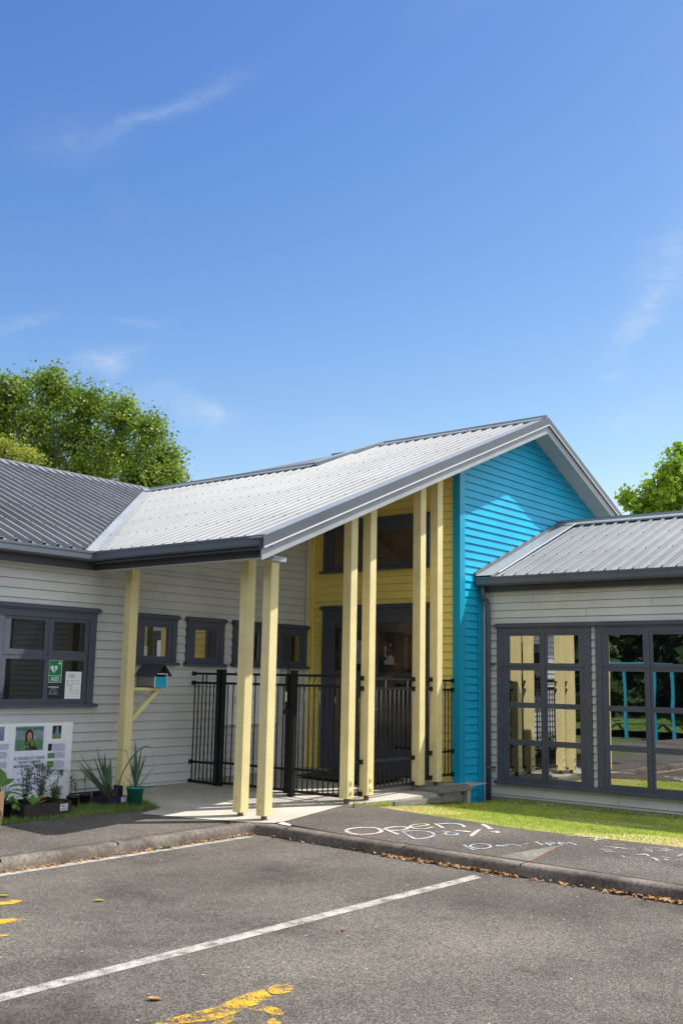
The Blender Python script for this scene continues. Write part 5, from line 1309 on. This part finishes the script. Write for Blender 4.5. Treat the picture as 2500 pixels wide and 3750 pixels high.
# ------------------------------------------------------------------ sky, sun, camera
sd = Vector((.56, -.385, 1.0)).normalized()       # towards the sun
elev = math.asin(sd.z); rot = math.atan2(sd.x, sd.y)
w = bpy.data.worlds.new('World'); SC.world = w; w.use_nodes = True
nt = w.node_tree; N = nt.nodes; L = nt.links; N.clear()
out = N.new('ShaderNodeOutputWorld'); bg = N.new('ShaderNodeBackground'); sky = N.new('ShaderNodeTexSky')
sky.sky_type = 'NISHITA'; sky.sun_disc = False; sky.sun_elevation = elev; sky.sun_rotation = rot
sky.air_density = 1.0; sky.dust_density = .35; sky.ozone_density = 2.2; sky.altitude = 50
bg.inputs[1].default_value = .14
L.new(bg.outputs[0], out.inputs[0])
tc = N.new('ShaderNodeTexCoord')
WISPS = [(0.5504, 0.6647, 0.5052, 0.513, -0.7466, 0.4235, 0.0517, 0.006, .30), (0.5682, 0.769, 0.293, 0.7443, -0.6322, 0.2152, 0.0304, 0.0068, .35), (0.5729, 0.7679, 0.2865, 0.7139, -0.6393, 0.2859, 0.0145, 0.007, .5),
 (0.6414, 0.7231, 0.2564, 0.7625, -0.6375, -0.1108, 0.0421, 0.0107, .35), (0.6633, 0.7036, 0.2549, 0.7176, -0.6947, 0.05, 0.0126, 0.006, .4), (0.8701, 0.3682, 0.3277, 0.0599, -0.7383, 0.6718, 0.0313, 0.0094, .4), (0.8648, 0.3359, 0.3733, -0.1109, -0.5967, 0.7948, 0.0342, 0.0171, .35),
 (0.508, 0.7993, 0.3212, 0.7482, -0.5943, 0.295, 0.0238, 0.0043, .35), (0.5917, 0.7367, 0.3273, 0.7803, -0.6254, -0.0034, 0.0223, 0.0034, .25), (0.873, 0.3966, 0.2841, 0.2706, -0.8782, 0.3944, 0.011, 0.0034, .3), (0.899, 0.4002, 0.1778, 0.4272, -0.8908, -0.1547, 0.012, 0.006, .4),
 (0.4966, 0.7266, 0.4747, 0.7281, -0.6466, 0.2275, 0.0345, 0.0171, .12), (0.8937, 0.3726, 0.25, 0.3107, -0.9155, 0.2556, 0.0385, 0.0107, .2)]
def vm(op, a, b_=None):
    n = N.new('ShaderNodeVectorMath'); n.operation = op
    L.new(a, n.inputs[0])
    if b_ is not None:
        if isinstance(b_, (tuple, list, Vector)): n.inputs[1].default_value = tuple(b_)
        else: L.new(b_, n.inputs[1])
    return n
def ma(op, a, b_, c=None):
    n = N.new('ShaderNodeMath'); n.operation = op
    for i, v in enumerate((a, b_, c)):
        if v is None: continue
        if isinstance(v, (int, float)): n.inputs[i].default_value = v
        else: L.new(v, n.inputs[i])
    return n.outputs[0]
D = tc.outputs['Generated']
nz = N.new('ShaderNodeTexNoise'); nz.inputs['Scale'].default_value = 9; nz.inputs['Detail'].default_value = 7; nz.inputs['Roughness'].default_value = .62; L.new(D, nz.inputs[0])
off = vm('SCALE', vm('SUBTRACT', nz.outputs['Color'], (.5, .5, .5)).outputs[0]); off.inputs['Scale'].default_value = .06
DD = vm('ADD', D, off.outputs[0]).outputs[0]
tot = None
for (mx_, my_, mz_, tx, ty, tz, h_, wd, am) in WISPS:
    m_ = Vector((mx_, my_, mz_)); t_ = Vector((tx, ty, tz)).normalized(); v_ = m_.cross(t_).normalized()
    dl = vm('SUBTRACT', DD, m_).outputs[0]
    a_ = ma('DIVIDE', vm('DOT_PRODUCT', dl, t_).outputs['Value'], h_ * 1.15); c_ = ma('DIVIDE', vm('DOT_PRODUCT', dl, v_).outputs['Value'], wd * 1.25)
    e_ = ma('MULTIPLY', ma('ADD', ma('MULTIPLY', a_, a_), ma('MULTIPLY', c_, c_)), -1.0)
    g_ = ma('MULTIPLY', ma('EXPONENT', e_, None), am * .8)
    # keep only the hemisphere facing the wisp
    tot = g_ if tot is None else ma('ADD', tot, g_)
n3 = N.new('ShaderNodeTexNoise'); n3.inputs['Scale'].default_value = 22; n3.inputs['Detail'].default_value = 10; n3.inputs['Roughness'].default_value = .72; n3.inputs['Distortion'].default_value = 1.2
mp3 = N.new('ShaderNodeMapping'); mp3.inputs['Scale'].default_value = (1, 1, 3.2); L.new(D, mp3.inputs[0]); L.new(mp3.outputs[0], n3.inputs[0])
br = N.new('ShaderNodeMapRange'); br.inputs['From Min'].default_value = .38; br.inputs['From Max'].default_value = .64; L.new(n3.outputs[0], br.inputs[0])
n4 = N.new('ShaderNodeTexNoise'); n4.inputs['Scale'].default_value = 2.6; n4.inputs['Detail'].default_value = 6; n4.inputs['Distortion'].default_value = .8; L.new(D, n4.inputs[0])
veil = N.new('ShaderNodeMapRange'); veil.inputs['From Min'].default_value = .5; veil.inputs['From Max'].default_value = .8; veil.inputs['To Max'].default_value = .17; L.new(n4.outputs[0], veil.inputs[0])
cf = ma('MINIMUM', ma('ADD', ma('MULTIPLY', tot, ma('ADD', ma('MULTIPLY', br.outputs[0], .7), .3)), veil.outputs[0]), .7)
sep = N.new('ShaderNodeSeparateColor'); L.new(sky.outputs[0], sep.inputs[0]); cmb = N.new('ShaderNodeCombineColor')
for i_, (g_, k_) in enumerate(((1.74, .345), (1.40, .41), (.84, .91))):
    L.new(ma('MULTIPLY', ma('POWER', sep.outputs[i_], g_), k_), cmb.inputs[i_])
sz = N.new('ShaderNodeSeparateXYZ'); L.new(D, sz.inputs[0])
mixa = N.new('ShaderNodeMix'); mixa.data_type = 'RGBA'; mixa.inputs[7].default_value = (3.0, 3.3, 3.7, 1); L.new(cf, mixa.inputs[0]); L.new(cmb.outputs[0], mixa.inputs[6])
hi = N.new('ShaderNodeMapRange'); hi.interpolation_type = 'SMOOTHSTEP'; hi.inputs['From Min'].default_value = .63; hi.inputs['From Max'].default_value = .85; hi.inputs['To Max'].default_value = .8  # unseen sky overhead whitened and brightened, added fill to lift the shadows
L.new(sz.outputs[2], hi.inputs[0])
# unseen sky behind the camera brightened, added fill for the shaded walls
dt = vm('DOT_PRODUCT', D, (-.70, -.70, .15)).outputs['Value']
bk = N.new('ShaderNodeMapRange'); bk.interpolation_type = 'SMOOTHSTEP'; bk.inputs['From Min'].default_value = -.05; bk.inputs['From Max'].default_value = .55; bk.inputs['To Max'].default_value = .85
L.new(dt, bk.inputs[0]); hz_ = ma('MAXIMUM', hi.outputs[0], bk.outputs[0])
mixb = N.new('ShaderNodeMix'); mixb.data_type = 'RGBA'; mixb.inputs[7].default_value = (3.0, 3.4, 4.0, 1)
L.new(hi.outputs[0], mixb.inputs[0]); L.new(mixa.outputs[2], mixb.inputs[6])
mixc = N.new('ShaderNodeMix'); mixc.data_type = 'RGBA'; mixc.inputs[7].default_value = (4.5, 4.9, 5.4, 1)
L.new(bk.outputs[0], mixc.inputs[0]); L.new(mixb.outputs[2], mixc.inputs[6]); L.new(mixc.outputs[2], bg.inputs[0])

sl = bpy.data.lights.new('sun', 'SUN'); sl.energy = 3.9; sl.angle = R(.5); sl.color = (1, .95, .87)
so = bpy.data.objects.new('sun', sl); COL.objects.link(so); so.rotation_euler = (-sd).to_track_quat('-Z', 'Y').to_euler(); so.location = (0, -10, 30)

cd = bpy.data.cameras.new('camera'); cam = bpy.data.objects.new('camera', cd); COL.objects.link(cam); SC.camera = cam
cd.sensor_fit = 'VERTICAL'; cd.sensor_height = 36; cd.sensor_width = 24; cd.lens = 35.779; cd.clip_start = .05; cd.clip_end = 2000
r_ = (0.6328157, -0.7740693, 0.0189993); u_ = (-0.1363795, -0.0872719, 0.9868051); f_ = (0.7621974, 0.6270569, 0.1607942)
cam.matrix_world = Matrix(((r_[0], u_[0], -f_[0], 0), (r_[1], u_[1], -f_[1], 0), (r_[2], u_[2], -f_[2], 1.6), (0, 0, 0, 1)))
SC.view_settings.view_transform = 'Standard'; SC.view_settings.look = 'None'; SC.view_settings.exposure = .84; SC.view_settings.gamma = 1
